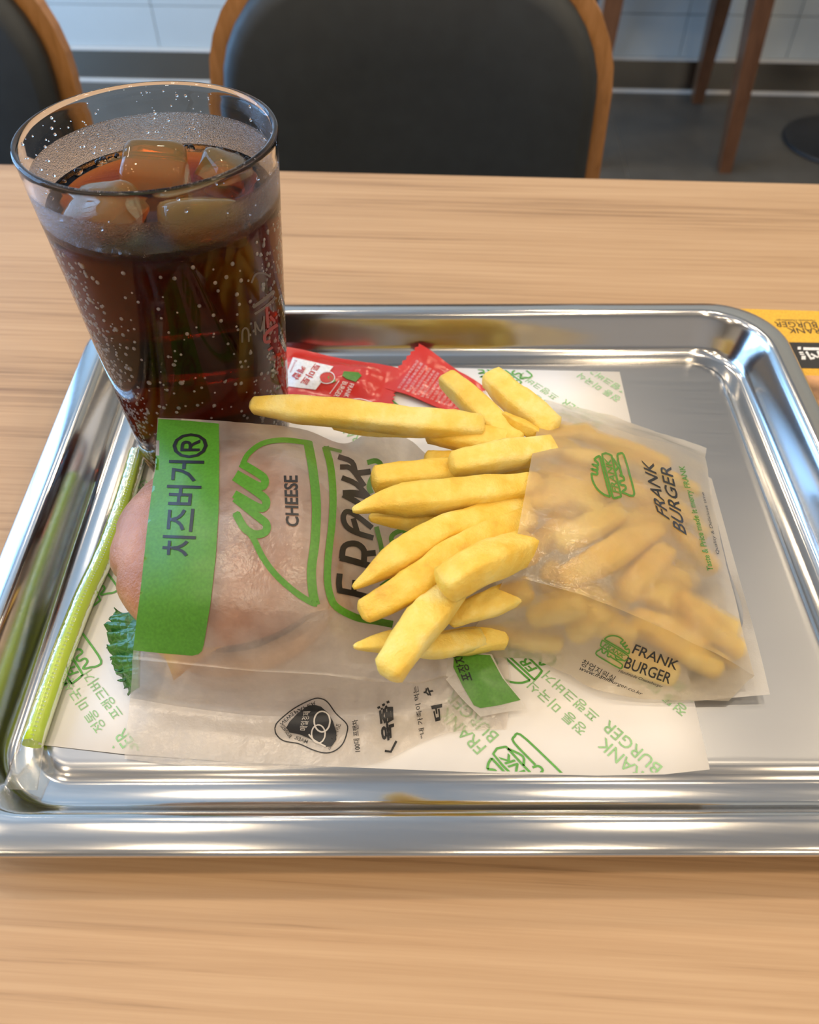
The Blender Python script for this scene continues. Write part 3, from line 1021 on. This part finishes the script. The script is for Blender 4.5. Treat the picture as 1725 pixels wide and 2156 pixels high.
kp2 = empty('ketchup_packet', pix(920, 810, PZ))
tag(kp2, 'red ketchup packet turned back side up with dense white lettering', 'ketchup packet', 'ketchup packets')
vs, fs, _ = packet([(884, 729), (1022, 822), (986, 884), (804, 818)], 0.0066, 0.0030, 5.0)
mk('foil_pouch', vs, fs, M_red, kp2)
onp = on_sheet(vs, fs, 0.0003)
k = Ink()
k_a, k_b, k_c, k_d = Vector((878, 758)), Vector((990, 826)), Vector((965, 862)), Vector((836, 818))
rows_ = 13
for r in range(rows_):
    a0 = k_a.lerp(k_b, r / rows_); a1 = k_a.lerp(k_b, (r + 0.62) / rows_); b0 = k_d.lerp(k_c, r / rows_); b1 = k_d.lerp(k_c, (r + 0.62) / rows_)
    k.text(('원재료명토마토페이스트', '물엿정제수설탕식초', '보관방법직사광선을피해')[r % 3], a0, b0, b1, a1)
lay('white_lettering', k, onp, plain('pale_pink_print', (0.75, 0.45, 0.42), 0.4), kp2, 12)

# ------------------------------------------------------------------ the burger
BX, BY, BR = -0.0830, 0.1975, 0.0455
bz = T + ZL + 0.0006
bur = empty('cheeseburger', (BX, BY, bz))
tag(bur, 'cheeseburger with glossy brown bun poking out of the printed bag', 'burger')


def puck(prof_, n, amp, seed, freq=14.0):
    vs, fs = lathe(prof_, n)
    out = []
    for v in vs:
        p = Vector(v); r = math.hypot(p.x, p.y)
        d = noise.noise(p * freq + Vector((seed, 0, 0))) * amp
        if r > 1e-5: p = Vector((p.x * (1 + d / 0.05), p.y * (1 + d / 0.05), p.z + d * 0.5))
        out.append(p)
    return out, fs


vs, fs = puck([(0.002, 0.0003), (BR - 0.006, 0.0003), (BR - 0.002, 0.004), (BR - 0.001, 0.009), (BR - 0.003, 0.013), (0.002, 0.013)], 64, 0.0012, 1)
mk('bun_base', vs, fs, M_crumb, bur, True, True)
vs, fs = puck([(0.002, 0.0132), (BR - 0.008, 0.0132), (BR - 0.005, 0.017), (BR - 0.007, 0.022), (0.002, 0.022)], 64, 0.003, 4, 60)
mk('patty', vs, fs, M_patty, bur, True, True)
vs, fs = [], []
nn = 16
for j in range(nn + 1):
    for i in range(nn + 1):
        x, y = (i / nn - 0.5) * 0.074, (j / nn - 0.5) * 0.074
        r = max(abs(x), abs(y), math.hypot(x, y) * 0.9)
        drop = max(0, math.hypot(x, y) - (BR - 0.004))
        a = 0.5
        vs.append((math.cos(a) * x - math.sin(a) * y, math.sin(a) * x + math.cos(a) * y, 0.0228 - drop * 1.0))
for j in range(nn):
    for i in range(nn): fs.append((j * (nn + 1) + i, j * (nn + 1) + i + 1, (j + 1) * (nn + 1) + i + 1, (j + 1) * (nn + 1) + i))
ch = mk('cheese_slice', vs, fs, M_cheese, bur, True, True)
ch.modifiers.new('slice', 'SOLIDIFY').thickness = 0.0018
dome = [(0.002, 0.0262), (BR - 0.008, 0.0262), (BR - 0.003, 0.0270), (BR + 0.0004, 0.0305), (BR + 0.0006, 0.035), (BR - 0.002, 0.0405), (BR - 0.008, 0.0465),
        (BR - 0.017, 0.0515), (BR - 0.028, 0.0545), (BR - 0.037, 0.0560), (0.002, 0.0565)]
dome = [(a.x, a.y) for a in cr([Vector((r, z, 0)) for r, z in dome], 3)]
vs, fs = puck(dome, 96, 0.0022, 9, 26)
# crease and dent on the visible left flank
v2 = []
for p in vs:
    a = math.degrees(math.atan2(p.y, p.x)) % 360
    g = math.exp(-((a - 183) / 5.0) ** 2) * math.exp(-((p.z - 0.033) / 0.008) ** 2)
    g2 = math.exp(-((a - 207) / 4.0) ** 2) * math.exp(-((p.z - 0.030) / 0.010) ** 2)
    g3 = math.exp(-((a - 158) / 4.0) ** 2) * math.exp(-((p.z - 0.036) / 0.006) ** 2)
    s = 1 - 0.05 * g - 0.08 * g2 - 0.04 * g3
    v2.append(Vector((p.x * s, p.y * s, p.z)))
mk('bun_crown', v2, fs, M_bun, bur, True, True)
# lettuce hanging out of the near left side
rows = [[(300, 1280, .026), (296, 1325, .025), (294, 1370, .024), (293, 1415, .021), (292, 1448, .017)],
        [(266, 1286, .024), (260, 1328, .022), (261, 1374, .020), (268, 1418, .017), (278, 1452, .013)],
        [(240, 1282, .023), (226, 1326, .018), (231, 1378, .015), (250, 1425, .012), (271, 1460, .0095)]]
vs, fs, nc, nr = net([[pix(*p) for p in r] for r in rows], 16, 10)
v3 = []
for i, v in enumerate(vs):
    c_, r_ = i % nc, (i // nc) / nr
    k_ = noise.noise(Vector((c_ * 0.23, r_ * 1.2, 2))) + 0.5 * noise.noise(Vector((c_ * 0.6, r_ * 2, 7)))
    v3.append(v + Vector((0.0030 * r_ * noise.noise(Vector((c_ * 0.42, 0, 5))), 0.0012 * k_ * r_, 0.0042 * r_ * k_)))
vs = v3
le = mk('lettuce', vs, fs, M_lettuce, bur)
le.modifiers.new('leaf', 'SOLIDIFY').thickness = 0.0005

# ------------------------------------------------------------------ burger bag
bag = empty('burger_bag', (BX + 0.03, BY - 0.02, T + ZL + 0.0004))
tag(bag, 'translucent paper burger bag with green stripe and emblem on top', 'paper bag')
rows = [
    [(332, 879, .0565), (430, 884, .0578), (540, 892, .0565), (640, 904, .048), (725, 934, .036), (790, 908, .034), (862, 925, .026), (935, 1000, .014), (1012, 1080, .009)],
    [(326, 985, .0605), (430, 985, .0655), (540, 985, .0668), (650, 985, .062), (738, 1000, .048), (802, 1010, .034), (870, 1030, .024), (945, 1070, .014), (1030, 1130, .009)],
    [(311, 1110, .0610), (425, 1115, .0662), (540, 1120, .0672), (655, 1120, .064), (745, 1120, .052), (806, 1130, .036), (876, 1150, .025), (952, 1180, .015), (1045, 1230, .009)],
    [(297, 1240, .054), (415, 1250, .058), (535, 1260, .059), (665, 1270, .055), (755, 1275, .045), (812, 1285, .034), (880, 1300, .024), (958, 1310, .015), (1060, 1330, .009)],
    [(283, 1345, .042), (404, 1355, .044), (532, 1368, .044), (672, 1378, .040), (762, 1385, .035), (820, 1395, .030), (886, 1400, .021), (960, 1390, .014), (1070, 1400, .009)],
    [(279, 1391, .037), (400, 1401, .037), (530, 1415, .036), (680, 1423, .033), (770, 1436, .029), (830, 1440, .024), (890, 1438, .017), (965, 1425, .012), (1075, 1450, .009)],
    [(277, 1436, .021), (398, 1455, .019), (530, 1472, .018), (680, 1478, .016), (770, 1478, .015), (832, 1470, .014), (895, 1462, .0115), (970, 1455, .0095), (1072, 1480, .0080)],
    [(274, 1470, .0105), (397, 1490, .0095), (530, 1506, .0090), (680, 1508, .0086), (770, 1505, .0085), (835, 1500, .0082), (900, 1492, .0080), (975, 1490, .0076), (1070, 1510, .0072)],
    [(268, 1535, .0080), (395, 1555, .0078), (535, 1566, .0076), (690, 1565, .0075), (785, 1560, .0074), (850, 1540, .0073), (915, 1522, .0072), (985, 1514, .0071), (1068, 1522, .0069)],
    [(262, 1598, .0066), (395, 1612, .0066), (545, 1619, .0066), (700, 1615, .0066), (795, 1606, .0066), (868, 1572, .0066), (930, 1548, .0066), (1000, 1537, .0066), (1066, 1534, .0066)]]
rows = [[pix(*p) for p in r] for r in rows]
rows = [[Vector((p.x, p.y - 0.001, min(p.z, T + 0.0075))) for p in rows[0]]] + rows
vs, fs, nc, nr = net(rows, 10, 8, (1, 6))
v3 = []
for i, v in enumerate(vs):
    u = (i % nc) / nc
    w = 0.35 + 1.6 * max(0, u - 0.45)
    d = 0.0011 * w * noise.noise(Vector((v.x * 70, v.y * 45, v.z * 30))) + 0.0005 * w * noise.noise(Vector((v.x * 190, v.y * 150, 5)))
    d += 0.0016 * max(0, u - 0.5) * 2 * (0.35 - abs(noise.noise(Vector((v.x * 95, v.y * 60, 1))))) * min(1, (1 - u) * 8)
    if i // nc == 48: d += 0.0007
    v3.append(v + Vector((0, 0, d)))
vs = v3
paper = mk('bag_paper', vs, fs, M_bagA, bag)
fold(paper, nc, (8, 48, 64))
onb = on_sheet(vs, fs, 0.00025)
onb2 = on_sheet(vs, fs, 0.00045)
# green stripe
k = Ink().poly([(334, 883), (400, 887), (461, 893), (462, 960), (461, 1075), (455, 1170), (444, 1270), (430, 1356), (426, 1370), (418, 1377), (405, 1380), (340, 1375), (281, 1369),
                (291, 1280), (299, 1220), (308, 1130), (318, 1040), (327, 960)])
stripe = lay('green_stripe', k, onb, M_green, bag, 8)
lay('stripe_lettering', Ink().text('치즈버거', (409, 1173), (431, 972), (357, 970), (341, 1170), 0.012).text('®', (436, 966), (440, 914), (366, 914), (362, 966), 0.008), onb2, M_ink, stripe, 8)
lay('cheese_lettering', Ink().text('CHEESE', (630, 1110), (627, 1002), (597, 1002), (602, 1108), 0.025), onb, M_ink, bag, 8)
S = lambda p: (470 + p[0] * 0.24928, 900 + p[1] * 0.24928)
k = Ink()
k.line([S(p) for p in ((165, 315), (215, 225), (330, 140), (500, 110), (690, 130), (745, 140))], 11)
k.line([S(p) for p in ((715, 130), (755, 350), (785, 650), (775, 950), (745, 1200), (755, 1380), (780, 1500))], 19)
k.line([S(p) for p in ((795, 1490), (740, 1475), (600, 1385), (440, 1240), (330, 1090), (250, 930), (170, 840), (105, 720))], 13)
k.line([S(p) for p in ((150, 305), (300, 395), (350, 440), (345, 490), (290, 495), (110, 395))], 17)
k.line([S(p) for p in ((95, 420), (300, 560), (362, 620), (350, 675), (290, 675), (95, 565))], 17)
k.line([S(p) for p in ((100, 600), (300, 760), (365, 820), (355, 885), (270, 905), (180, 850), (110, 730))], 17)
k.line([S(p) for p in ((845, 172), (930, 190), (1000, 208))], 7)
k.line([S(p) for p in ((862, 165), (905, 330), (925, 560), (918, 800), (890, 1050), (878, 1280), (905, 1430), (960, 1520), (1120, 1605), (1300, 1640), (1430, 1665))], 15)
k.line([S(p) for p in ((1215, 300), (1290, 285), (1330, 330), (1260, 420), (1230, 500), (1250, 560))], 11)
k.line([S(p) for p in ((1290, 840), (1330, 1000), (1350, 1120), (1420, 1080), (1500, 1000), (1420, 960), (1440, 900), (1540, 870), (1500, 980), (1600, 900), (1590, 990))], 10)
k.line([S(p) for p in ((1300, 560), (1400, 500), (1480, 540), (1390, 600))], 9)
k.line([S(p) for p in ((1330, 1350), (1420, 1290), (1520, 1250))], 12)
lay('green_emblem', k, onb, M_green, bag, 9)
k = Ink()
for w_, pts in ((10, ((982, 1235), (975, 1320), (985, 1395))), (10, ((975, 1378), (1090, 1400), (1215, 1432))), (9, ((1110, 1290), (1098, 1400))),
                (11, ((985, 1100), (1130, 1140), (1285, 1185))), (10, ((1000, 1110), (1012, 1020), (1060, 985), (1130, 988), (1185, 1040), (1185, 1140))), (10, ((1190, 1070), (1285, 1060))),
                (9, ((1265, 935), (1120, 890), (1040, 840), (1012, 770), (1030, 718), (1075, 720), (1160, 775), (1255, 850))), (9, ((1095, 770), (1135, 905))),
                (10, ((1225, 700), (1120, 630), (1010, 570))), (12, ((1008, 562), (1110, 560), (1230, 590))), (9, ((1225, 590), (1120, 480), (1000, 428))),
                (9, ((985, 338), (1080, 352), (1190, 500))), (9, ((970, 250), (1085, 295), (1115, 385))), (10, ((1105, 395), (1245, 375)))):
    k.line([S(p) for p in pts], w_ * 1.25, 3)
lay('name_lettering', k, onb, M_ink, bag, 9)
# badge and small print on the near side
B = lambda p: (560 + p[0] * 0.23188, 1440 + p[1] * 0.23188)
k = Ink().line([B(p) for p in ((82, 405), (110, 345), (250, 222), (420, 135), (500, 128), (565, 165), (640, 270), (735, 368), (735, 450), (695, 550), (620, 612), (530, 628), (420, 598), (300, 545), (160, 518), (95, 460), (82, 405))], 2.6, 4)
k.poly([B(p) for p in ((185, 400), (215, 345), (290, 260), (380, 195), (440, 184), (500, 200), (560, 255), (610, 340), (640, 440), (640, 510), (600, 565), (545, 575), (480, 545), (400, 500), (310, 462), (220, 445))])
k.text('MAEIL', B((375, 545)), B((255, 500)), B((268, 468)), B((385, 515)), 0.01)
k.text('BUSINESS', B((215, 498)), B((130, 385)), B((165, 370)), B((240, 470)), 0.01)
k.text('NEWS', B((125, 360)), B((235, 250)), B((262, 275)), B((155, 375)), 0.01)
k.text('PAPER', B((250, 240)), B((450, 150)), B((462, 175)), B((268, 268)), 0.01)
k.text('100대 프랜차이즈', B((585, 605)), B((690, 370)), B((640, 360)), B((560, 585)), 0.01)
k.text('100대 프랜차', B((862, 615)), B((835, 320)), B((780, 335)), B((803, 620)), 0.015)
k.text('육즙', B((1170, 500)), B((1155, 185)), B((1022, 230)), B((1055, 530)), 0.05)
k.line([B(p) for p in ((1080, 610), (1135, 618), (1185, 520))], 5, 1)
for a, b in ((1025, 210), (1068, 185), (1108, 160)): k.line([B((a - 12, b + 6)), B((a + 12, b - 6))], 5, 1)
for a, b in ((1052, 222), (1092, 202)): k.line([B((a - 9, b + 5)), B((a + 9, b - 5))], 4, 1)
k.text('“내 가족이 먹는', B((1450, 490)), B((1380, 10)), B((1330, 25)), B((1400, 500)), 0.01)
k.text('더', B((1600, 330)), B((1600, 180)), B((1500, 200)), B((1535, 345)), 0.05)
k.text('수', B((1535, 100)), B((1500, 20)), B((1420, 40)), B((1440, 110)), 0.05)
bdg = lay('badge_print', k, onb, M_ink, bag, 9)
k = Ink().line([B(p) for p in ((390, 462), (440, 515), (545, 572))], 3.2, 3)
k.line([B((478 + 62 * math.cos(t * 0.5236 + 0.4) , 458 + 82 * math.sin(t * 0.5236 + 0.4))) for t in range(13)], 3.0, 2)
k.line([B((512 + 72 * math.cos(t * 0.5236), 340 + 100 * math.sin(t * 0.5236))) for t in range(13)], 3.4, 2)
k.text('매일경제', B((372, 428)), B((405, 240)), B((340, 245)), B((305, 425)), 0.0)
lay('badge_light_print', k, onb2, plain('pale_print', (0.62, 0.56, 0.48), 0.5), bdg, 9)
# folded end flap with the green corner
rows = [[(945, 1372, .016), (985, 1372, .016), (1036, 1378, .015)], [(925, 1405, .014), (1000, 1420, .015), (1062, 1428, .0135)],
        [(965, 1462, .011), (1030, 1466, .012), (1094, 1470, .0105)], [(1012, 1509, .0085), (1060, 1500, .0088), (1108, 1493, .0085)]]
vs, fs, nc, nr = net([[pix(*p) for p in r] for r in rows], 6, 6)
mk('end_flap', vs, fs, M_flap, bag)
onf = on_sheet(vs, fs, 0.00025); onf2 = on_sheet(vs, fs, 0.0005)
flg = lay('flap_green', Ink().poly([(957, 1376), (1032, 1380), (1058, 1428), (1096, 1474), (1050, 1485), (1012, 1491), (998, 1485), (975, 1445), (955, 1405)]), onf, M_green, bag, 8)
lay('flap_lettering', Ink().text('포장지', (998, 1432), (978, 1380), (954, 1384), (974, 1436), 0.01), onf2, M_ink, flg, 8)

# ------------------------------------------------------------------ fries bag
fb = empty('fries_bag', (0.08, 0.215, T + ZL + 0.0004))
tag(fb, 'translucent glassine bag of fries with printed burger emblems', 'paper bag')
rows = [
    [(1150, 842, .010), (1255, 868, .010), (1375, 905, .009), (1488, 945, .008)],
    [(1140, 855, .036), (1250, 889, .036), (1370, 926, .026), (1486, 961, .014)],
    [(1122, 950, .055), (1250, 985, .053), (1382, 1020, .039), (1500, 1045, .0185)],
    [(1100, 1070, .0625), (1248, 1105, .060), (1392, 1150, .044), (1530, 1190, .021)],
    [(1084, 1150, .059), (1240, 1185, .056), (1396, 1240, .0415), (1560, 1310, .0205)],
    [(1067, 1209, .053), (1230, 1258, .049), (1398, 1325, .036), (1588, 1424, .0155)],
    [(1032, 1275, .037), (1190, 1312, .034), (1370, 1378, .024), (1572, 1436, .0125)],
    [(990, 1335, .021), (1160, 1358, .020), (1335, 1425, .0145), (1555, 1455, .0098)],
    [(958, 1387, .0115), (1128, 1393, .0105), (1300, 1466, .0085), (1535, 1476, .0078)]]
vs, fs, nc, nr = net([[pix(*p) for p in r] for r in rows], 16, 8, (1, 5))
v3 = []
for i, v in enumerate(vs):
    d = 0.0014 * noise.noise(Vector((v.x * 40, v.y * 55, 3))) + 0.0006 * noise.noise(Vector((v.x * 120, v.y * 160, 8)))
    u = (i % nc) / nc; e = min(1, 6 * u)
    d += 0.0022 * (0.3 - abs(noise.noise(Vector((v.x * 30 + v.y * 45, v.y * 80 - v.x * 20, 4))))) * (0.3 + (1 if (i // nc) > 40 else 0.35 if (i // nc) < 18 else 0))
    if i // nc == 40: d += 0.0008
    v3.append(v + Vector((0, 0, d * e)))
vs = v3; FV, FF_ = vs, fs
bf_ = mk('bag_film', vs, fs, M_bagB, fb)
fold(bf_, nc, (8, 40))
onq = on_sheet(vs, fs, 0.00025)
# seam flap folded out flat beyond the closed end
rows = [[(1486, 1000, .0105), (1499, 1008, .010)], [(1530, 1180, .0095), (1548, 1185, .0105)], [(1560, 1330, .0085), (1592, 1340, .0105)], [(1400, 1482, .0062), (1622, 1462, .0095)]]
v4, f4, _, _ = net([[pix(*p) for p in r] for r in rows], 8, 8)
mk('seam_flap', v4, f4, M_flap, fb)
k = logo(Ink(), 0.05)
O, X_, Y_ = Vector((1340, 1045)), Vector((-26, -92)), Vector((-82, 8))
k.map(lambda x, y: tuple(O + X_ * x + Y_ * y))
lay('green_emblem', k, onq, M_green, fb, 12)
k = Ink()
k.text('FRANK', (1410, 1096), (1376, 976), (1350, 969), (1384, 1080), 0.012, 0.1)
k.text('BURGER', (1446, 1128), (1413, 984), (1388, 980), (1418, 1112), 0.012, 0.1)
lay('black_lettering', k, onq, M_ink, fb, 12)
k = Ink()
k.text('FRANK', (1330, 1374), (1424, 1411), (1432, 1392), (1339, 1355), 0.01)
k.text('BURGER', (1313, 1405), (1409, 1440), (1417, 1418), (1322, 1382), 0.01)
k.text('Handmade Cheeseburger', (1301, 1416), (1394, 1450), (1397, 1443), (1304, 1408), 0.005, 0.3)
k.text('창업지원실', (1222, 1400), (1290, 1436), (1298, 1424), (1230, 1386), 0.005)
k.text('www.frankburger.co.kr', (1218, 1412), (1352, 1466), (1354, 1458), (1224, 1402), 0.005, 0.3)
lay('side_lettering', k, onq, M_ink, fb, 12)
k = Ink()
k.text('Quality & Delicious time', (1516, 1166), (1483, 1036), (1476, 1038), (1508, 1168), 0.0, 0.3)
lay('small_lettering', k, onq, M_ink, fb, 12)
lay('green_lettering', Ink().text('Taste & Price made it merry FRANK', (1505, 1200), (1444, 980), (1429, 982), (1489, 1202), 0.02, 0.2), onq, M_green, fb, 12)
k = logo(Ink(), 0.05)
O, X_, Y_ = Vector((1252, 1378)), Vector((56, 32)), Vector((28, -52))
k.map(lambda x, y: tuple(O + X_ * x + Y_ * y))
lay('green_emblem', k, onq, M_green, fb, 12)


# ------------------------------------------------------------------ fries
def fry(pts, w, label, t0=0.75, t1=0.85, h=None, roll=0.3, seed=0, group='french fries', n=14):
    """pts: world points along the fry; w, h: section; t0, t1: how blunt the ends are"""
    h = h or w * 0.92
    path = cr(pts, 8)
    L = sum((path[i + 1] - path[i]).length for i in range(len(path) - 1))
    c0 = sum(path, Vector()) / len(path)
    vs, fs = [], []
    acc = 0
    m_ = len(path)
    secs = []
    for i, p in enumerate(path):
        if i: acc += (path[i] - path[i - 1]).length
        secs.append((p, (path[min(i + 1, m_ - 1)] - path[max(i - 1, 0)]).normalized(), acc))
    d0 = secs[0][1]; d1 = secs[-1][1]
    full = [(secs[0][0] - d0 * w * 0.16, d0, -w * 0.16, 0.45 * t0), (secs[0][0] - d0 * w * 0.08, d0, -w * 0.08, 0.8 * t0)]
    for p, t, a in secs:
        e = min(a, L - a)
        tip = t0 if a < L / 2 else t1
        k = tip + (1 - tip) * min(1, e / (w * 1.6))
        full.append((p, t, a, k))
    full += [(secs[-1][0] + d1 * w * 0.08, d1, L + w * 0.08, 0.8 * t1), (secs[-1][0] + d1 * w * 0.16, d1, L + w * 0.16, 0.45 * t1)]
    for p, t, a, k in full:
        s = t.cross(Vector((0, 0, 1))).normalized(); u = s.cross(t).normalized()
        c, sn = math.cos(roll), math.sin(roll)
        s, u = s * c + u * sn, u * c - s * sn
        for q in range(n):
            th = 2 * math.pi * q / n
            cc, ss = math.cos(th), math.sin(th)
            e = 0.42
            x = math.copysign(abs(cc) ** e, cc); y = math.copysign(abs(ss) ** e, ss)
            d = 1 + 0.10 * noise.noise(Vector((a * 90, q * 0.8, seed * 7.3))) + 0.07 * noise.noise(Vector((a * 240, q * 1.3, seed * 3.1)))
            vs.append(p + (s * (x * w / 2) + u * (y * h / 2)) * (k * d) - c0)
    m2 = len(full)
    for i in range(m2 - 1):
        for q in range(n):
            q2 = (q + 1) % n; fs.append((i * n + q, i * n + q2, (i + 1) * n + q2, (i + 1) * n + q))
    fs.append(tuple(range(n))[::-1]); fs.append(tuple((m2 - 1) * n + q for q in range(n)))
    o = mk('french_fry', vs, fs, M_fry)
    o.location = c0
    tag(o, label, 'fry', group)
    return o


G1 = 'fries sticking out of the bag'
loose = [
    ([(535, 854, .058), (700, 868, .058), (860, 886, .056), (1010, 898, .050)], 11.0, 0.62, 0.9, 'longest fry, reaching left in front of the cola cup'),
    ([(705, 892, .046), (800, 898, .046), (900, 902, .044)], 8.5, 0.6, 0.9, 'fry half hidden just beneath the longest fry'),
    ([(942, 800, .044), (1000, 850, .046), (1085, 935, .044)], 11.0, 0.85, 0.9, 'square-ended pale fry lying across the red ketchup packet'),
    ([(1035, 795, .048), (1080, 838, .048), (1160, 905, .042)], 13.5, 0.75, 0.9, 'thickest fry, its browned end topmost above the bag'),
    ([(1062, 872, .050), (1095, 895, .049), (1150, 925, .042)], 6.0, 0.4, 0.8, 'thin curled orange sliver against the bag upper opening'),
    ([(905, 908, .046), (985, 922, .046), (1090, 940, .042)], 12.0, 0.75, 0.9, 'stubby fry with a grey-brown end below the longest fry'),
    ([(955, 977, .056), (1040, 962, .055), (1160, 945, .049)], 11.5, 0.8, 0.9, 'fry ending bluntly just above the square orange fry'),
    ([(792, 1010, .053), (880, 1003, .051), (1010, 990, .044)], 11.5, 0.9, 0.9, 'square-cut orange fry resting beside the letter K'),
    ([(900, 968, .040), (990, 975, .040), (1120, 985, .038)], 9.0, 0.8, 0.9, 'fry in shade between the blunt fry and the square orange fry'),
    ([(752, 1072, .062), (820, 1056, .063), (960, 1042, .061), (1130, 1026, .052)], 11.5, 0.28, 0.9, 'long pointed fry running level across the middle of the pile'),
    ([(785, 1090, .054), (870, 1090, .051), (1010, 1078, .045)], 9.5, 0.35, 0.9, 'short fry tucked right under the level pointed fry'),
    ([(890, 1120, .036), (960, 1100, .037), (1060, 1080, .038)], 9.5, 0.6, 0.9, 'pale fry deep in the pile behind the slanting fries'),
    ([(752, 1232, .056), (830, 1180, .059), (940, 1118, .058), (1110, 1070, .050)], 11.0, 0.25, 0.9, 'sharp-tipped fry slanting down over the letter F'),
    ([(768, 1288, .052), (860, 1238, .056), (960, 1165, .057), (1110, 1095, .050)], 11.5, 0.75, 0.9, 'fry with a wide translucent tip just below the sharp-tipped fry'),
    ([(880, 1250, .045), (960, 1205, .050), (1100, 1140, .050)], 10.0, 0.7, 0.9, 'fry showing behind the pale blunt fry near the bag mouth'),
    ([(938, 1232, .064), (1010, 1190, .066), (1110, 1152, .054)], 13.5, 0.85, 0.9, 'pale thick fry with a square browned end at the bag mouth'),
    ([(818, 1412, .050), (880, 1325, .053), (955, 1235, .052)], 13.5, 0.8, 0.9, 'thick fry pointing down toward the black badge, lowest of the pile'),
    ([(950, 1300, .038), (1020, 1275, .040), (1110, 1240, .040)], 10.5, 0.7, 0.9, 'fry sliding into the bag beneath the thick pale fry'),
    ([(752, 1360, .046), (830, 1352, .040), (920, 1360, .030), (1010, 1345, .022)], 8.5, 0.28, 0.9, 'thin pointed fry at the bottom crossing behind the lowest fry'),
    ([(890, 1352, .022), (960, 1352, .021), (1060, 1340, .020)], 10.0, 0.6, 0.9, 'browned fry at the bottom edge of the bag mouth'),
]
for i, (pts, wmm, t0, t1, lab) in enumerate(loose):
    fry([pix(*p) for p in pts], wmm / 1000, lab, t0, t1, seed=i + 1, roll=random.uniform(-0.35, 0.35), group=G1)

G2 = 'fries showing through the bag'
bt = BVHTree.FromPolygons([Vector(v) for v in FV], FF_)


def under(x, y, depth):
    d = pray(x, y).normalized()
    p = bt.ray_cast(CAM, d)[0]
    if p is None: return pix(x, y, 0.012)
    return pix(x, y, max(0.0115, p.z - T - depth))


inner = [
    ((1178, 1145), (1300, 1085), 7, 10.5, 'pale fry pressed on the film in the middle of the bag'),
    ((1185, 1222), (1375, 1118), 7.5, 11, 'long fry under film slanting below the pale middle one'),
    ((1312, 1250), (1398, 1165), 7, 11, 'short fry under film below the slogan lettering'),
    ((1425, 1260), (1550, 1375), 7, 10.5, 'fry under film in the lower right corner of the bag'),
    ((1300, 1215), (1540, 1330), 13, 10, 'fry under film just above the lower right corner one'),
    ((1110, 1070), (1300, 1030), 9, 11, 'fry under film in line with the level pointed fry'),
    ((1120, 960), (1290, 985), 8, 11, 'fry under film at the upper mouth of the bag'),
    ((1150, 905), (1330, 960), 9, 10, 'fry under film along the far edge of the bag'),
    ((1240, 1010), (1400, 1075), 10, 10.5, 'fry under film behind the upper green emblem'),
    ((1340, 985), (1460, 1040), 8, 9, 'fry under film by the upper right corner of the bag'),
    ((1120, 1290), (1225, 1265), 7, 12, 'stubby fry under film at the lower mouth of the bag'),
    ((1210, 1330), (1265, 1285), 7, 12, 'orange fry end under film above the lower green emblem'),
    ((1290, 1370), (1420, 1420), 7, 10, 'fry under film behind the lower name lettering'),
    ((1410, 1120), (1500, 1200), 8, 9, 'fry under film beside the green slogan'),
    ((1120, 1160), (1210, 1090), 18, 10.5, 'deep fry under film left of the pale middle one'),
    ((1060, 1330), (1180, 1345), 9, 10, 'fry under film along the lowest fold of the bag'),
    ((1150, 930), (1240, 915), 8, 10, 'short fry under film by the far mouth corner'),
    ((1290, 940), (1400, 985), 8, 9.5, 'fry under film above the upper emblem'),
    ((1150, 1030), (1260, 1085), 8, 10, 'fry under film pointing to the pale middle one'),
    ((1400, 1060), (1480, 1130), 8, 8.5, 'fry under film between name and slogan lettering'),
    ((1240, 1300), (1330, 1330), 8, 10, 'fry under film just below the long fold'),
    ((1130, 1010), (1270, 1060), 17, 11, 'deep fry under film above the level fry in the bag'),
    ((1260, 1130), (1420, 1090), 17, 11, 'deep fry under film toward the upper name lettering'),
    ((1300, 1180), (1440, 1230), 17, 11, 'deep fry under film below the upper name lettering'),
    ((1150, 1200), (1290, 1290), 19, 11, 'deep fry under film crossing the lower fold'),
    ((1330, 1300), (1470, 1350), 14, 10, 'deep fry under film right of the orange fry end'),
    ((1210, 940), (1360, 1000), 17, 10, 'deep fry under film below the far edge of the bag'),
    ((1380, 1330), (1510, 1410), 9, 9, 'fry under film along the fold by the right corner'),
]
for i, (a, b, dep, wmm, lab) in enumerate(inner):
    mid = ((a[0] + b[0]) / 2, (a[1] + b[1]) / 2)
    fry([under(*a, dep / 1000 + 0.0030), under(*mid, dep / 1000 + 0.0030), under(*b, dep / 1000 + 0.0030)], wmm / 1000, lab, 0.75, 0.8, seed=40 + i, roll=random.uniform(-0.3, 0.3), group=G2)
